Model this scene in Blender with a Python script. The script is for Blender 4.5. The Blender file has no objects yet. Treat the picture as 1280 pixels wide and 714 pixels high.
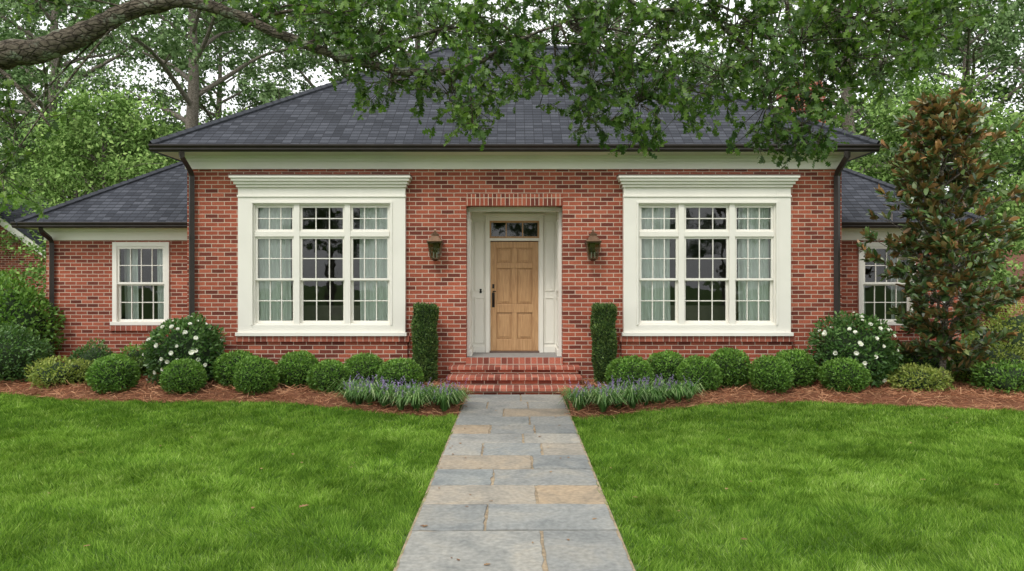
import bpy, math, numpy as np
from mathutils import Vector
rng = np.random.default_rng(7)
scene = bpy.context.scene
COL = scene.collection

# ------------------------------------------------------------------ materials
def new_mat(name):
    m = bpy.data.materials.new(name); m.use_nodes = True
    nt = m.node_tree
    for n in list(nt.nodes): nt.nodes.remove(n)
    out = nt.nodes.new('ShaderNodeOutputMaterial')
    return m, nt, out
def N(nt, t, **kw):
    n = nt.nodes.new(t)
    for k, v in kw.items():
        if k.startswith('i_'):
            n.inputs[k[2:].replace('_', ' ')].default_value = v
        else: setattr(n, k, v)
    return n
def L(nt, a, b): nt.links.new(a, b)
def c4(c): return (c[0], c[1], c[2], 1.0)
def ramp(nt, stops, interp='LINEAR'):
    r = nt.nodes.new('ShaderNodeValToRGB'); e = r.color_ramp; e.interpolation = interp
    while len(e.elements) > 1: e.elements.remove(e.elements[-1])
    e.elements[0].position = stops[0][0]; e.elements[0].color = c4(stops[0][1])
    for p, c in stops[1:]:
        x = e.elements.new(p); x.color = c4(c)
    return r
def mixc(nt, fac, a, b, mode='MIX'):
    m = nt.nodes.new('ShaderNodeMix'); m.data_type = 'RGBA'; m.blend_type = mode
    for s, v in ((m.inputs[0], fac), (m.inputs[6], a), (m.inputs[7], b)):
        if hasattr(v, 'is_output'): nt.links.new(v, s)
        elif isinstance(v, (int, float)): s.default_value = v
        else: s.default_value = c4(v)
    return m.outputs[2]
def simple(name, col, rough=0.6, metal=0.0, noise=0.12, nscale=6.0, bump=0.0, bscale=60.0, spec=0.5):
    m, nt, out = new_mat(name)
    p = N(nt, 'ShaderNodeBsdfPrincipled'); p.inputs['Roughness'].default_value = rough
    p.inputs['Metallic'].default_value = metal; p.inputs['Specular IOR Level'].default_value = spec
    tc = N(nt, 'ShaderNodeTexCoord')
    nz = N(nt, 'ShaderNodeTexNoise'); nz.inputs['Scale'].default_value = nscale; nz.inputs['Detail'].default_value = 5
    L(nt, tc.outputs['Object'], nz.inputs['Vector'])
    r = ramp(nt, [(0.3, [c * (1 - noise) for c in col]), (0.7, [min(1, c * (1 + noise)) for c in col])])
    L(nt, nz.outputs['Fac'], r.inputs[0]); L(nt, r.outputs[0], p.inputs['Base Color'])
    if bump > 0:
        n2 = N(nt, 'ShaderNodeTexNoise'); n2.inputs['Scale'].default_value = bscale; n2.inputs['Detail'].default_value = 4
        L(nt, tc.outputs['Object'], n2.inputs['Vector'])
        b = N(nt, 'ShaderNodeBump'); b.inputs['Strength'].default_value = bump; b.inputs['Distance'].default_value = 0.01
        L(nt, n2.outputs['Fac'], b.inputs['Height']); L(nt, b.outputs[0], p.inputs['Normal'])
    L(nt, p.outputs[0], out.inputs[0])
    return m

def brick_mat(name, bw=0.225, rh=0.0745, mortar=0.0135, rot=False, c1=(0.385, 0.100, 0.057), c2=(0.20, 0.054, 0.037), mcol=(0.66, 0.53, 0.42), offs=0.5):
    m, nt, out = new_mat(name)
    p = N(nt, 'ShaderNodeBsdfPrincipled'); p.inputs['Roughness'].default_value = 0.85; p.inputs['Specular IOR Level'].default_value = 0.2
    uv = N(nt, 'ShaderNodeUVMap')
    src = uv.outputs[0]
    if rot:
        mp = N(nt, 'ShaderNodeMapping'); mp.inputs['Rotation'].default_value = (0, 0, math.pi / 2)
        L(nt, src, mp.inputs[0]); src = mp.outputs[0]
    nzw = N(nt, 'ShaderNodeTexNoise'); nzw.inputs['Scale'].default_value = 9; L(nt, src, nzw.inputs['Vector'])
    sc = N(nt, 'ShaderNodeVectorMath', operation='SCALE'); sc.inputs['Scale'].default_value = 0.006
    L(nt, nzw.outputs['Color'], sc.inputs[0])
    ad = N(nt, 'ShaderNodeVectorMath', operation='ADD'); L(nt, src, ad.inputs[0]); L(nt, sc.outputs[0], ad.inputs[1])
    b = N(nt, 'ShaderNodeTexBrick', offset=offs)
    b.inputs['Color1'].default_value = c4((0, 0, 0)); b.inputs['Color2'].default_value = c4((1, 1, 1)); b.inputs['Mortar'].default_value = c4((0.5, 0.5, 0.5))
    b.inputs['Scale'].default_value = 1; b.inputs['Mortar Size'].default_value = mortar / 2; b.inputs['Mortar Smooth'].default_value = 0.2
    b.inputs['Brick Width'].default_value = bw; b.inputs['Row Height'].default_value = rh; b.inputs['Bias'].default_value = 0
    L(nt, ad.outputs[0], b.inputs['Vector'])
    mid = [(a * 1.1 + d * .9) / 2 for a, d in zip(c1, c2)]
    r = ramp(nt, [(0.0, [c * 0.75 for c in c2]), (0.13, c2), (0.38, mid), (0.75, c1), (1.0, [c1[0] * 1.18, c1[1] * 1.35, c1[2] * 1.4])])
    L(nt, b.outputs['Color'], r.inputs[0])
    nz = N(nt, 'ShaderNodeTexNoise'); nz.inputs['Scale'].default_value = 45; nz.inputs['Detail'].default_value = 6; L(nt, src, nz.inputs['Vector'])
    r2 = ramp(nt, [(0.25, (0.70, 0.70, 0.70)), (0.75, (1.2, 1.2, 1.2))]); L(nt, nz.outputs['Fac'], r2.inputs[0])
    col = mixc(nt, 1.0, r.outputs[0], r2.outputs[0], 'MULTIPLY')
    mc = mixc(nt, nz.outputs['Fac'], [c * 0.8 for c in mcol], mcol)
    col = mixc(nt, b.outputs['Fac'], col, mc)
    n3 = N(nt, 'ShaderNodeTexNoise'); n3.inputs['Scale'].default_value = 0.9; n3.inputs['Detail'].default_value = 4; L(nt, src, n3.inputs['Vector'])
    r3 = ramp(nt, [(0.3, (0.82, 0.80, 0.80)), (0.7, (1.08, 1.06, 1.05))]); L(nt, n3.outputs['Fac'], r3.inputs[0])
    col = mixc(nt, 1.0, col, r3.outputs[0], 'MULTIPLY')
    L(nt, col, p.inputs['Base Color'])
    h = N(nt, 'ShaderNodeMath', operation='SUBTRACT'); h.inputs[0].default_value = 1; L(nt, b.outputs['Fac'], h.inputs[1])
    h2 = N(nt, 'ShaderNodeMath', operation='MULTIPLY_ADD'); L(nt, nz.outputs['Fac'], h2.inputs[0]); h2.inputs[1].default_value = 0.25; L(nt, h.outputs[0], h2.inputs[2])
    bp = N(nt, 'ShaderNodeBump'); bp.inputs['Strength'].default_value = 0.6; bp.inputs['Distance'].default_value = 0.006
    L(nt, h2.outputs[0], bp.inputs['Height']); L(nt, bp.outputs[0], p.inputs['Normal'])
    L(nt, p.outputs[0], out.inputs[0])
    return m

def shingle_mat(name):
    m, nt, out = new_mat(name)
    p = N(nt, 'ShaderNodeBsdfPrincipled'); p.inputs['Roughness'].default_value = 0.9; p.inputs['Specular IOR Level'].default_value = 0.25
    uv = N(nt, 'ShaderNodeUVMap'); src = uv.outputs[0]
    b = N(nt, 'ShaderNodeTexBrick', offset=0.37, offset_frequency=1)
    b.inputs['Color1'].default_value = c4((0, 0, 0)); b.inputs['Color2'].default_value = c4((1, 1, 1)); b.inputs['Mortar'].default_value = c4((0, 0, 0))
    b.inputs['Scale'].default_value = 1; b.inputs['Mortar Size'].default_value = 0.005; b.inputs['Mortar Smooth'].default_value = 0.1
    b.inputs['Brick Width'].default_value = 0.16; b.inputs['Row Height'].default_value = 0.13
    L(nt, src, b.inputs['Vector'])
    r = ramp(nt, [(0, (0.026, 0.029, 0.037)), (0.5, (0.041, 0.045, 0.056)), (1, (0.064, 0.069, 0.083))]); L(nt, b.outputs['Color'], r.inputs[0])
    nz = N(nt, 'ShaderNodeTexNoise'); nz.inputs['Scale'].default_value = 60; nz.inputs['Detail'].default_value = 3; L(nt, src, nz.inputs['Vector'])
    r2 = ramp(nt, [(0.3, (0.65, 0.65, 0.65)), (0.7, (1.4, 1.4, 1.4))]); L(nt, nz.outputs['Fac'], r2.inputs[0])
    col = mixc(nt, 1.0, r.outputs[0], r2.outputs[0], 'MULTIPLY')
    n3 = N(nt, 'ShaderNodeTexNoise'); n3.inputs['Scale'].default_value = 0.7; n3.inputs['Detail'].default_value = 5; L(nt, src, n3.inputs['Vector'])
    r3 = ramp(nt, [(0.3, (0.82, 0.82, 0.82)), (0.7, (1.15, 1.15, 1.16))]); L(nt, n3.outputs['Fac'], r3.inputs[0])
    col = mixc(nt, 1.0, col, r3.outputs[0], 'MULTIPLY')
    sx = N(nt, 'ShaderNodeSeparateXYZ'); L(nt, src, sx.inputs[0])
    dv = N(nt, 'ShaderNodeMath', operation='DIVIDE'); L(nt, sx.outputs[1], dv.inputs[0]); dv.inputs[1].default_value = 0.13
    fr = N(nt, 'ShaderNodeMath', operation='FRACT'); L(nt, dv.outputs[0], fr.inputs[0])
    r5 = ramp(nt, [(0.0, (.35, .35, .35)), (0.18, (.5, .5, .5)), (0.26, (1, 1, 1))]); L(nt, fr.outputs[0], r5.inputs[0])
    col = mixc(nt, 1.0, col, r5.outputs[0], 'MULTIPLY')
    col = mixc(nt, b.outputs['Fac'], col, (0.013, 0.014, 0.018))
    L(nt, col, p.inputs['Base Color'])
    iv = N(nt, 'ShaderNodeMath', operation='SUBTRACT'); iv.inputs[0].default_value = 1; L(nt, fr.outputs[0], iv.inputs[1])
    ad = N(nt, 'ShaderNodeMath', operation='MULTIPLY_ADD'); L(nt, b.outputs['Color'], ad.inputs[0]); ad.inputs[1].default_value = 0.3; L(nt, iv.outputs[0], ad.inputs[2])
    bp = N(nt, 'ShaderNodeBump'); bp.inputs['Strength'].default_value = 0.8; bp.inputs['Distance'].default_value = 0.012
    L(nt, ad.outputs[0], bp.inputs['Height']); L(nt, bp.outputs[0], p.inputs['Normal'])
    L(nt, p.outputs[0], out.inputs[0])
    return m

def leaf_mat(name, stops, trans=0.3, rough=0.5, back=None, nscale=0.6, namp=0.25, spec=0.35, cheap=False):
    m, nt, out = new_mat(name)
    at = N(nt, 'ShaderNodeAttribute', attribute_name='rnd')
    r = ramp(nt, stops); L(nt, at.outputs['Fac'], r.inputs[0])
    col = r.outputs[0]
    tc = N(nt, 'ShaderNodeNewGeometry')
    nz = N(nt, 'ShaderNodeTexNoise'); nz.inputs['Scale'].default_value = nscale; nz.inputs['Detail'].default_value = 2
    L(nt, tc.outputs['Position'], nz.inputs['Vector'])
    r2 = ramp(nt, [(0.3, (1 - namp,) * 3), (0.7, (1 + namp,) * 3)]); L(nt, nz.outputs['Fac'], r2.inputs[0])
    col = mixc(nt, 1.0, col, r2.outputs[0], 'MULTIPLY')
    if back:
        b2 = ramp(nt, back); L(nt, at.outputs['Fac'], b2.inputs[0])
        col = mixc(nt, tc.outputs['Backfacing'], col, b2.outputs[0])
    if trans == 0:
        p = N(nt, 'ShaderNodeBsdfDiffuse'); L(nt, col, p.inputs['Color']); L(nt, p.outputs[0], out.inputs[0]); return m
    if cheap:
        p = N(nt, 'ShaderNodeBsdfDiffuse'); L(nt, col, p.inputs['Color'])
    else:
        p = N(nt, 'ShaderNodeBsdfPrincipled'); p.inputs['Roughness'].default_value = rough; p.inputs['Specular IOR Level'].default_value = spec
        L(nt, col, p.inputs['Base Color'])
    t = N(nt, 'ShaderNodeBsdfTranslucent')
    tcol = mixc(nt, 1.0, col, (1.2, 1.3, 0.7), 'MULTIPLY'); L(nt, tcol, t.inputs[0])
    mx = N(nt, 'ShaderNodeMixShader'); mx.inputs[0].default_value = trans
    L(nt, p.outputs[0], mx.inputs[1]); L(nt, t.outputs[0], mx.inputs[2]); L(nt, mx.outputs[0], out.inputs[0])
    return m

def bark_mat(name, a, b, lichen=None):
    m, nt, out = new_mat(name)
    p = N(nt, 'ShaderNodeBsdfPrincipled'); p.inputs['Roughness'].default_value = 0.95; p.inputs['Specular IOR Level'].default_value = 0.15
    g = N(nt, 'ShaderNodeTexCoord')
    nz = N(nt, 'ShaderNodeTexNoise'); nz.inputs['Scale'].default_value = 16; nz.inputs['Detail'].default_value = 8; nz.inputs['Roughness'].default_value = 0.7
    L(nt, g.outputs['Object'], nz.inputs['Vector'])
    vo = N(nt, 'ShaderNodeTexVoronoi', feature='DISTANCE_TO_EDGE'); vo.inputs['Scale'].default_value = 22
    mp = N(nt, 'ShaderNodeMapping'); mp.inputs['Scale'].default_value = (.45, 1, 1)
    L(nt, g.outputs['Object'], mp.inputs[0]); L(nt, mp.outputs[0], vo.inputs['Vector'])
    r = ramp(nt, [(0.3, a), (0.68, b)]); L(nt, nz.outputs['Fac'], r.inputs[0]); col = r.outputs[0]
    if lichen:
        n2 = N(nt, 'ShaderNodeTexNoise'); n2.inputs['Scale'].default_value = 6; n2.inputs['Detail'].default_value = 8; n2.inputs['Roughness'].default_value = 0.7
        L(nt, g.outputs['Object'], n2.inputs['Vector'])
        f = ramp(nt, [(0.54, (0, 0, 0)), (0.6, (1, 1, 1))]); L(nt, n2.outputs['Fac'], f.inputs[0])
        col = mixc(nt, f.outputs[0], col, lichen)
    cr = ramp(nt, [(0.0, (.35, .35, .35)), (0.12, (1, 1, 1))]); L(nt, vo.outputs['Distance'], cr.inputs[0])
    col = mixc(nt, .8, col, cr.outputs[0], 'MULTIPLY')
    L(nt, col, p.inputs['Base Color'])
    ad = N(nt, 'ShaderNodeMath', operation='ADD'); L(nt, nz.outputs['Fac'], ad.inputs[0]); L(nt, cr.outputs[0], ad.inputs[1])
    bp = N(nt, 'ShaderNodeBump'); bp.inputs['Strength'].default_value = 1; bp.inputs['Distance'].default_value = 0.02
    L(nt, ad.outputs[0], bp.inputs['Height']); L(nt, bp.outputs[0], p.inputs['Normal'])
    L(nt, p.outputs[0], out.inputs[0]); return m

def glass_mat(name, tint=(0.94, 0.97, 0.95), ior=1.5):
    m, nt, out = new_mat(name)
    t = N(nt, 'ShaderNodeBsdfTransparent'); t.inputs[0].default_value = c4(tint)
    g = N(nt, 'ShaderNodeBsdfGlossy'); g.inputs['Roughness'].default_value = 0.02; g.inputs[0].default_value = (1, 1, 1, 1)
    f = N(nt, 'ShaderNodeFresnel'); f.inputs[0].default_value = ior
    geo = N(nt, 'ShaderNodeTexCoord')
    nz = N(nt, 'ShaderNodeTexNoise'); nz.inputs['Scale'].default_value = 2.5; L(nt, geo.outputs['Object'], nz.inputs['Vector'])
    bp = N(nt, 'ShaderNodeBump'); bp.inputs['Strength'].default_value = 0.15; bp.inputs['Distance'].default_value = 0.02
    L(nt, nz.outputs['Fac'], bp.inputs['Height']); L(nt, bp.outputs[0], g.inputs['Normal'])
    mu = N(nt, 'ShaderNodeMath', operation='MULTIPLY'); L(nt, f.outputs[0], mu.inputs[0]); mu.inputs[1].default_value = 1.5
    mx = N(nt, 'ShaderNodeMixShader'); L(nt, mu.outputs[0], mx.inputs[0]); L(nt, t.outputs[0], mx.inputs[1]); L(nt, g.outputs[0], mx.inputs[2])
    L(nt, mx.outputs[0], out.inputs[0]); return m

BRICK = brick_mat('red_brick')
SOLDIER = brick_mat('soldier_brick', rot=True, offs=0.0)
STEPB = brick_mat('step_brick', bw=0.105, rh=0.35, mortar=0.014, offs=0.0, c1=(0.44, 0.14, 0.09), c2=(0.28, 0.088, 0.062), mcol=(0.60, 0.46, 0.37))
SHINGLE = shingle_mat('asphalt_shingle')
WHITE = simple('cream_white_paint', (0.80, 0.775, 0.70), 0.45, noise=0.03, nscale=2.0, bump=0.05, bscale=90)
BRONZE = simple('dark_bronze_metal', (0.035, 0.028, 0.025), 0.4, 0.3, noise=0.2)
COPPER = simple('aged_copper', (0.16, 0.095, 0.06), 0.4, 0.8, noise=0.35, nscale=25)
FLASH = simple('brown_flashing', (0.14, 0.09, 0.07), 0.5, 0.3)
GLASS = glass_mat('window_glass')
LGLASS = glass_mat('lantern_glass', (0.8, 0.82, 0.8))
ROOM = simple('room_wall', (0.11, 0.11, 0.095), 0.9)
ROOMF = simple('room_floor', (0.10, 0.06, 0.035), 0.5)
CANDLE = simple('candle_sleeve', (0.7, 0.66, 0.55), 0.5)
IRON = simple('black_iron', (0.015, 0.014, 0.013), 0.35, 0.6)
FLAG = simple('porch_stone', (0.27, 0.26, 0.25), 0.8, bump=0.3)
LAMPSH = simple('lampshade_linen', (0.55, 0.5, 0.4), 0.9)
m, nt, out = new_mat('sheer_curtain')
d = N(nt, 'ShaderNodeBsdfDiffuse'); d.inputs[0].default_value = (0.86, 0.92, 0.87, 1)
t = N(nt, 'ShaderNodeBsdfTranslucent'); t.inputs[0].default_value = (0.6, 0.66, 0.6, 1)
mx = N(nt, 'ShaderNodeMixShader'); mx.inputs[0].default_value = 0.06
L(nt, d.outputs[0], mx.inputs[1]); L(nt, t.outputs[0], mx.inputs[2]); L(nt, mx.outputs[0], out.inputs[0]); CURTAIN = m
m, nt, out = new_mat('oak_door_wood')
p = N(nt, 'ShaderNodeBsdfPrincipled'); p.inputs['Roughness'].default_value = 0.5
g = N(nt, 'ShaderNodeTexCoord'); mp = N(nt, 'ShaderNodeMapping'); mp.inputs['Scale'].default_value = (22, 22, 1.6)
L(nt, g.outputs['Object'], mp.inputs[0])
nz = N(nt, 'ShaderNodeTexNoise'); nz.inputs['Scale'].default_value = 2.5; nz.inputs['Detail'].default_value = 6; nz.inputs['Distortion'].default_value = 0.6
L(nt, mp.outputs[0], nz.inputs['Vector'])
r = ramp(nt, [(0.3, (0.37, 0.20, 0.09)), (0.5, (0.48, 0.275, 0.125)), (0.7, (0.55, 0.335, 0.165))]); L(nt, nz.outputs['Fac'], r.inputs[0])
L(nt, r.outputs[0], p.inputs['Base Color'])
L(nt, p.outputs[0], out.inputs[0]); WOOD = m
m, nt, out = new_mat('bluestone_flag')
p = N(nt, 'ShaderNodeBsdfPrincipled'); p.inputs['Roughness'].default_value = 0.75; p.inputs['Specular IOR Level'].default_value = 0.3
at = N(nt, 'ShaderNodeAttribute', attribute_name='rnd')
r = ramp(nt, [(0, (0.205, 0.215, 0.208)), (0.25, (0.285, 0.28, 0.255)), (0.5, (0.235, 0.248, 0.240)), (0.72, (0.32, 0.305, 0.265)), (0.86, (0.30, 0.258, 0.20)), (1, (0.35, 0.27, 0.18))])
L(nt, at.outputs['Fac'], r.inputs[0])
g = N(nt, 'ShaderNodeTexCoord')
n1 = N(nt, 'ShaderNodeTexNoise'); n1.inputs['Scale'].default_value = 1.7; n1.inputs['Detail'].default_value = 9; n1.inputs['Roughness'].default_value = 0.62; n1.inputs['Distortion'].default_value = 1.2
L(nt, g.outputs['Object'], n1.inputs['Vector'])
r2 = ramp(nt, [(0.3, (0.70, 0.73, 0.76)), (0.5, (1, 1, 1)), (0.7, (1.22, 1.15, 1.06))]); L(nt, n1.outputs['Fac'], r2.inputs[0])
col = mixc(nt, 1.0, r.outputs[0], r2.outputs[0], 'MULTIPLY')
n2 = N(nt, 'ShaderNodeTexNoise'); n2.inputs['Scale'].default_value = 26; n2.inputs['Detail'].default_value = 6; L(nt, g.outputs['Object'], n2.inputs['Vector'])
r3 = ramp(nt, [(0.3, (0.78,) * 3), (0.7, (1.16,) * 3)]); L(nt, n2.outputs['Fac'], r3.inputs[0])
col = mixc(nt, 1.0, col, r3.outputs[0], 'MULTIPLY')
L(nt, col, p.inputs['Base Color'])
bp = N(nt, 'ShaderNodeBump'); bp.inputs['Strength'].default_value = 0.6; bp.inputs['Distance'].default_value = 0.012
ad = N(nt, 'ShaderNodeMath', operation='MULTIPLY_ADD'); L(nt, n2.outputs['Fac'], ad.inputs[0]); ad.inputs[1].default_value = 0.3; L(nt, n1.outputs['Fac'], ad.inputs[2])
L(nt, ad.outputs[0], bp.inputs['Height']); L(nt, bp.outputs[0], p.inputs['Normal'])
L(nt, p.outputs[0], out.inputs[0]); STONE = m
MORTAR = simple('sandy_mortar', (0.30, 0.235, 0.155), 0.95, noise=0.35, nscale=20, bump=0.4)
def ground_mat(name, stops, s1, bump):
    m, nt, out = new_mat(name)
    p = N(nt, 'ShaderNodeBsdfPrincipled'); p.inputs['Roughness'].default_value = 0.95; p.inputs['Specular IOR Level'].default_value = 0.1
    g = N(nt, 'ShaderNodeTexCoord')
    n1 = N(nt, 'ShaderNodeTexNoise'); n1.inputs['Scale'].default_value = s1; n1.inputs['Detail'].default_value = 8; n1.inputs['Roughness'].default_value = 0.7
    L(nt, g.outputs['Object'], n1.inputs['Vector'])
    r = ramp(nt, stops); L(nt, n1.outputs['Fac'], r.inputs[0]); L(nt, r.outputs[0], p.inputs['Base Color'])
    bp = N(nt, 'ShaderNodeBump'); bp.inputs['Strength'].default_value = bump; bp.inputs['Distance'].default_value = 0.03
    L(nt, n1.outputs['Fac'], bp.inputs['Height']); L(nt, bp.outputs[0], p.inputs['Normal'])
    L(nt, p.outputs[0], out.inputs[0]); return m
GROUND = ground_mat('grassy_soil', [(0.3, (0.06, 0.11, 0.022)), (0.7, (0.11, 0.19, 0.045))], 9, 0.5)
STRAWB = ground_mat('pine_straw_base', [(0.3, (0.11, 0.045, 0.026)), (0.7, (0.26, 0.12, 0.068))], 25, 0.8)
STRAW = leaf_mat('pine_straw_needles', [(0, (0.17, 0.065, 0.036)), (0.5, (0.38, 0.175, 0.095)), (1, (0.60, 0.35, 0.20))], trans=0, nscale=1.5)
GRASS = leaf_mat('grass_blades', [(0, (0.070, 0.155, 0.020)), (0.5, (0.205, 0.355, 0.048)), (0.8, (0.33, 0.48, 0.095)), (1, (0.52, 0.62, 0.27))], trans=0.28, nscale=1.1, namp=0.16, cheap=True)
G_OAK = leaf_mat('oak_leaves', [(0, (0.034, 0.078, 0.016)), (0.5, (0.078, 0.155, 0.028)), (1, (0.17, 0.27, 0.058))], trans=0.38, rough=0.4, nscale=1.0, namp=.3)
G_BG1 = leaf_mat('hazy_canopy_leaves', [(0, (0.065, 0.115, 0.045)), (0.5, (0.155, 0.24, 0.10)), (1, (0.30, 0.40, 0.19))], trans=0, nscale=0.25, namp=0.3)  # greens lightened for far trees, painting distance haze into the leaf colour
G_BG2 = leaf_mat('hazy_understory_leaves', [(0, (0.08, 0.155, 0.04)), (0.5, (0.19, 0.31, 0.085)), (1, (0.34, 0.46, 0.15))], trans=0, nscale=0.3, namp=0.3)  # bright green of its own, with background haze painted in as well
G_BOX = leaf_mat('boxwood_leaves', [(0, (0.03, 0.085, 0.013)), (0.5, (0.09, 0.20, 0.028)), (1, (0.22, 0.38, 0.065))], trans=0.22, rough=0.45, nscale=5)
G_YEW = leaf_mat('yew_leaves', [(0, (0.022, 0.055, 0.014)), (0.5, (0.065, 0.13, 0.028)), (1, (0.16, 0.24, 0.06))], trans=0.2, rough=0.5, nscale=5)
G_DARK = leaf_mat('dark_shrub_leaves', [(0, (0.022, 0.055, 0.016)), (0.5, (0.055, 0.13, 0.03)), (1, (0.15, 0.26, 0.07))], trans=0.2, rough=0.35, nscale=3)
G_YEL = leaf_mat('golden_shrub_leaves', [(0, (0.08, 0.13, 0.025)), (0.5, (0.20, 0.27, 0.05)), (1, (0.42, 0.45, 0.12))], trans=0.25, rough=0.5, nscale=3)
G_LIR = leaf_mat('liriope_leaves', [(0, (0.04, 0.105, 0.025)), (0.45, (0.10, 0.22, 0.055)), (0.8, (0.22, 0.36, 0.12)), (1, (0.5, 0.6, 0.32))], trans=0.25, rough=0.4, nscale=3)
G_MAG = leaf_mat('magnolia_leaves', [(0, (0.028, 0.062, 0.018)), (0.5, (0.075, 0.135, 0.036)), (0.8, (0.15, 0.21, 0.065)), (0.88, (0.27, 0.16, 0.06)), (1, (0.42, 0.23, 0.09))],
                 trans=0.12, rough=0.28, back=[(0, (0.10, 0.13, 0.045)), (0.4, (0.20, 0.14, 0.06)), (0.7, (0.32, 0.17, 0.075)), (1, (0.44, 0.23, 0.10))], nscale=2, spec=0.55)
PETAL = leaf_mat('white_petals', [(0, (0.75, 0.75, 0.68)), (1, (0.85, 0.85, 0.8))], trans=0.2, rough=0.6)
PURPLE = leaf_mat('purple_flowers', [(0, (0.20, 0.13, 0.34)), (1, (0.42, 0.33, 0.58))], trans=0.2, rough=0.6)
DEADL = leaf_mat('dead_leaves', [(0, (0.16, 0.07, 0.03)), (1, (0.36, 0.22, 0.10))], trans=0.1, rough=0.6)
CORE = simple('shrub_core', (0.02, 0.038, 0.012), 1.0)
BARKO = bark_mat('oak_bark', (0.05, 0.04, 0.03), (0.20, 0.17, 0.13), (0.27, 0.29, 0.22))
BARKG = bark_mat('grey_bark', (0.13, 0.11, 0.09), (0.34, 0.30, 0.25))

# ------------------------------------------------------------------ mesh helpers
def make_mesh(name, parts, parent=None, loc=None):
    mats = []; V = []; LI = []; LT = []; MI = []; R = []; SM = []; off = 0
    for v, f, mat, rn, sm in parts:
        v = np.asarray(v, dtype=np.float32); f = np.asarray(f, dtype=np.int32)
        if mat not in mats: mats.append(mat)
        V.append(v); LI.append((f + off).ravel()); LT.append(np.full(len(f), f.shape[1], np.int32))
        MI.append(np.full(len(f), mats.index(mat), np.int32)); SM.append(np.full(len(f), sm, bool))
        R.append(np.full(len(v), 0.5, np.float32) if rn is None else np.asarray(rn, np.float32)); off += len(v)
    V = np.concatenate(V); LI = np.concatenate(LI); LT = np.concatenate(LT); MI = np.concatenate(MI); R = np.concatenate(R); SM = np.concatenate(SM)
    me = bpy.data.meshes.new(name)
    me.vertices.add(len(V)); me.vertices.foreach_set('co', V.ravel())
    me.loops.add(len(LI)); me.loops.foreach_set('vertex_index', LI)
    me.polygons.add(len(LT)); ls = np.concatenate([[0], np.cumsum(LT)[:-1]]).astype(np.int32)
    me.polygons.foreach_set('loop_start', ls)
    for mt in mats: me.materials.append(mt)
    me.polygons.foreach_set('material_index', MI); me.polygons.foreach_set('use_smooth', SM)
    me.update(calc_edges=True)
    a = me.attributes.new('rnd', 'FLOAT', 'POINT'); a.data.foreach_set('value', R)
    ob = bpy.data.objects.new(name, me); COL.objects.link(ob)
    if parent: ob.parent = parent
    if loc is not None: ob.location = loc
    return ob
def inst(src, name, loc, rz=0, sc=(1, 1, 1)):
    o = bpy.data.objects.new(name, src.data); COL.objects.link(o); o.location = loc; o.rotation_euler = (0, 0, rz); o.scale = sc; return o
def tube(pts, rad, n=7, jit=0.0):
    pts = np.asarray(pts, float); rad = np.asarray(rad, float)
    tg = np.gradient(pts, axis=0); tg /= np.linalg.norm(tg, axis=1)[:, None] + 1e-9
    ref = np.array([0.123, 0.9, 0.2]) if abs(tg[:, 2]).mean() > 0.7 else np.array([0.05, 0.1, 1.0])
    a = np.cross(tg, ref); a /= np.linalg.norm(a, axis=1)[:, None] + 1e-9; b = np.cross(tg, a)
    th = np.linspace(0, 2 * np.pi, n, endpoint=False)
    rr = rad[:, None] * (1 + jit * rng.normal(size=(len(pts), n)))
    v = pts[:, None, :] + rr[..., None] * (np.cos(th)[None, :, None] * a[:, None, :] + np.sin(th)[None, :, None] * b[:, None, :])
    i = np.arange(len(pts) - 1)[:, None] * n; j = np.arange(n)[None, :]; j2 = (j + 1) % n
    f = np.stack([i + j, i + j2, i + n + j2, i + n + j], -1).reshape(-1, 4)
    return v.reshape(-1, 3), f
def join_tubes(lst, mat):
    V = []; F = []; o = 0
    for v, f in lst: V.append(v); F.append(f + o); o += len(v)
    return (np.concatenate(V), np.concatenate(F), mat, None, True)
def spline(P, n):
    P = np.asarray(P, float); t = np.linspace(0, len(P) - 1, n); out = []
    for x in t:
        i = min(int(x), len(P) - 2); u = x - i
        p0 = P[max(i - 1, 0)]; p1 = P[i]; p2 = P[i + 1]; p3 = P[min(i + 2, len(P) - 1)]
        out.append(0.5 * ((2 * p1) + (-p0 + p2) * u + (2 * p0 - 5 * p1 + 4 * p2 - p3) * u * u + (-p0 + 3 * p1 - 3 * p2 + p3) * u ** 3))
    return np.array(out)
DIA = np.array([(0, 0, 0), (0.30, 0.45, 0.07), (0, 1, -0.05), (-0.30, 0.45, 0.07)])
OV = np.array([(0, 0, 0), (0.17, 0.25, 0.04), (0.21, 0.55, 0.05), (0.12, 0.85, 0.0), (0, 1, -0.06), (-0.12, 0.85, 0.0), (-0.21, 0.55, 0.05), (-0.17, 0.25, 0.04)])
_h = [(0.02, 0.05), (0.07, 0.16), (0.25, 0.24), (0.11, 0.38), (0.37, 0.54), (0.13, 0.63), (0.28, 0.84), (0.08, 0.89)]
OAKT = np.array([(0, 0, 0)] + [(x, y, 0.14 * abs(x)) for x, y in _h] + [(0, 1, -0.07)] + [(-x, y, 0.14 * abs(x)) for x, y in _h[::-1]])
def unit(a): return a / (np.linalg.norm(a, axis=-1, keepdims=True) + 1e-9)
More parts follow.
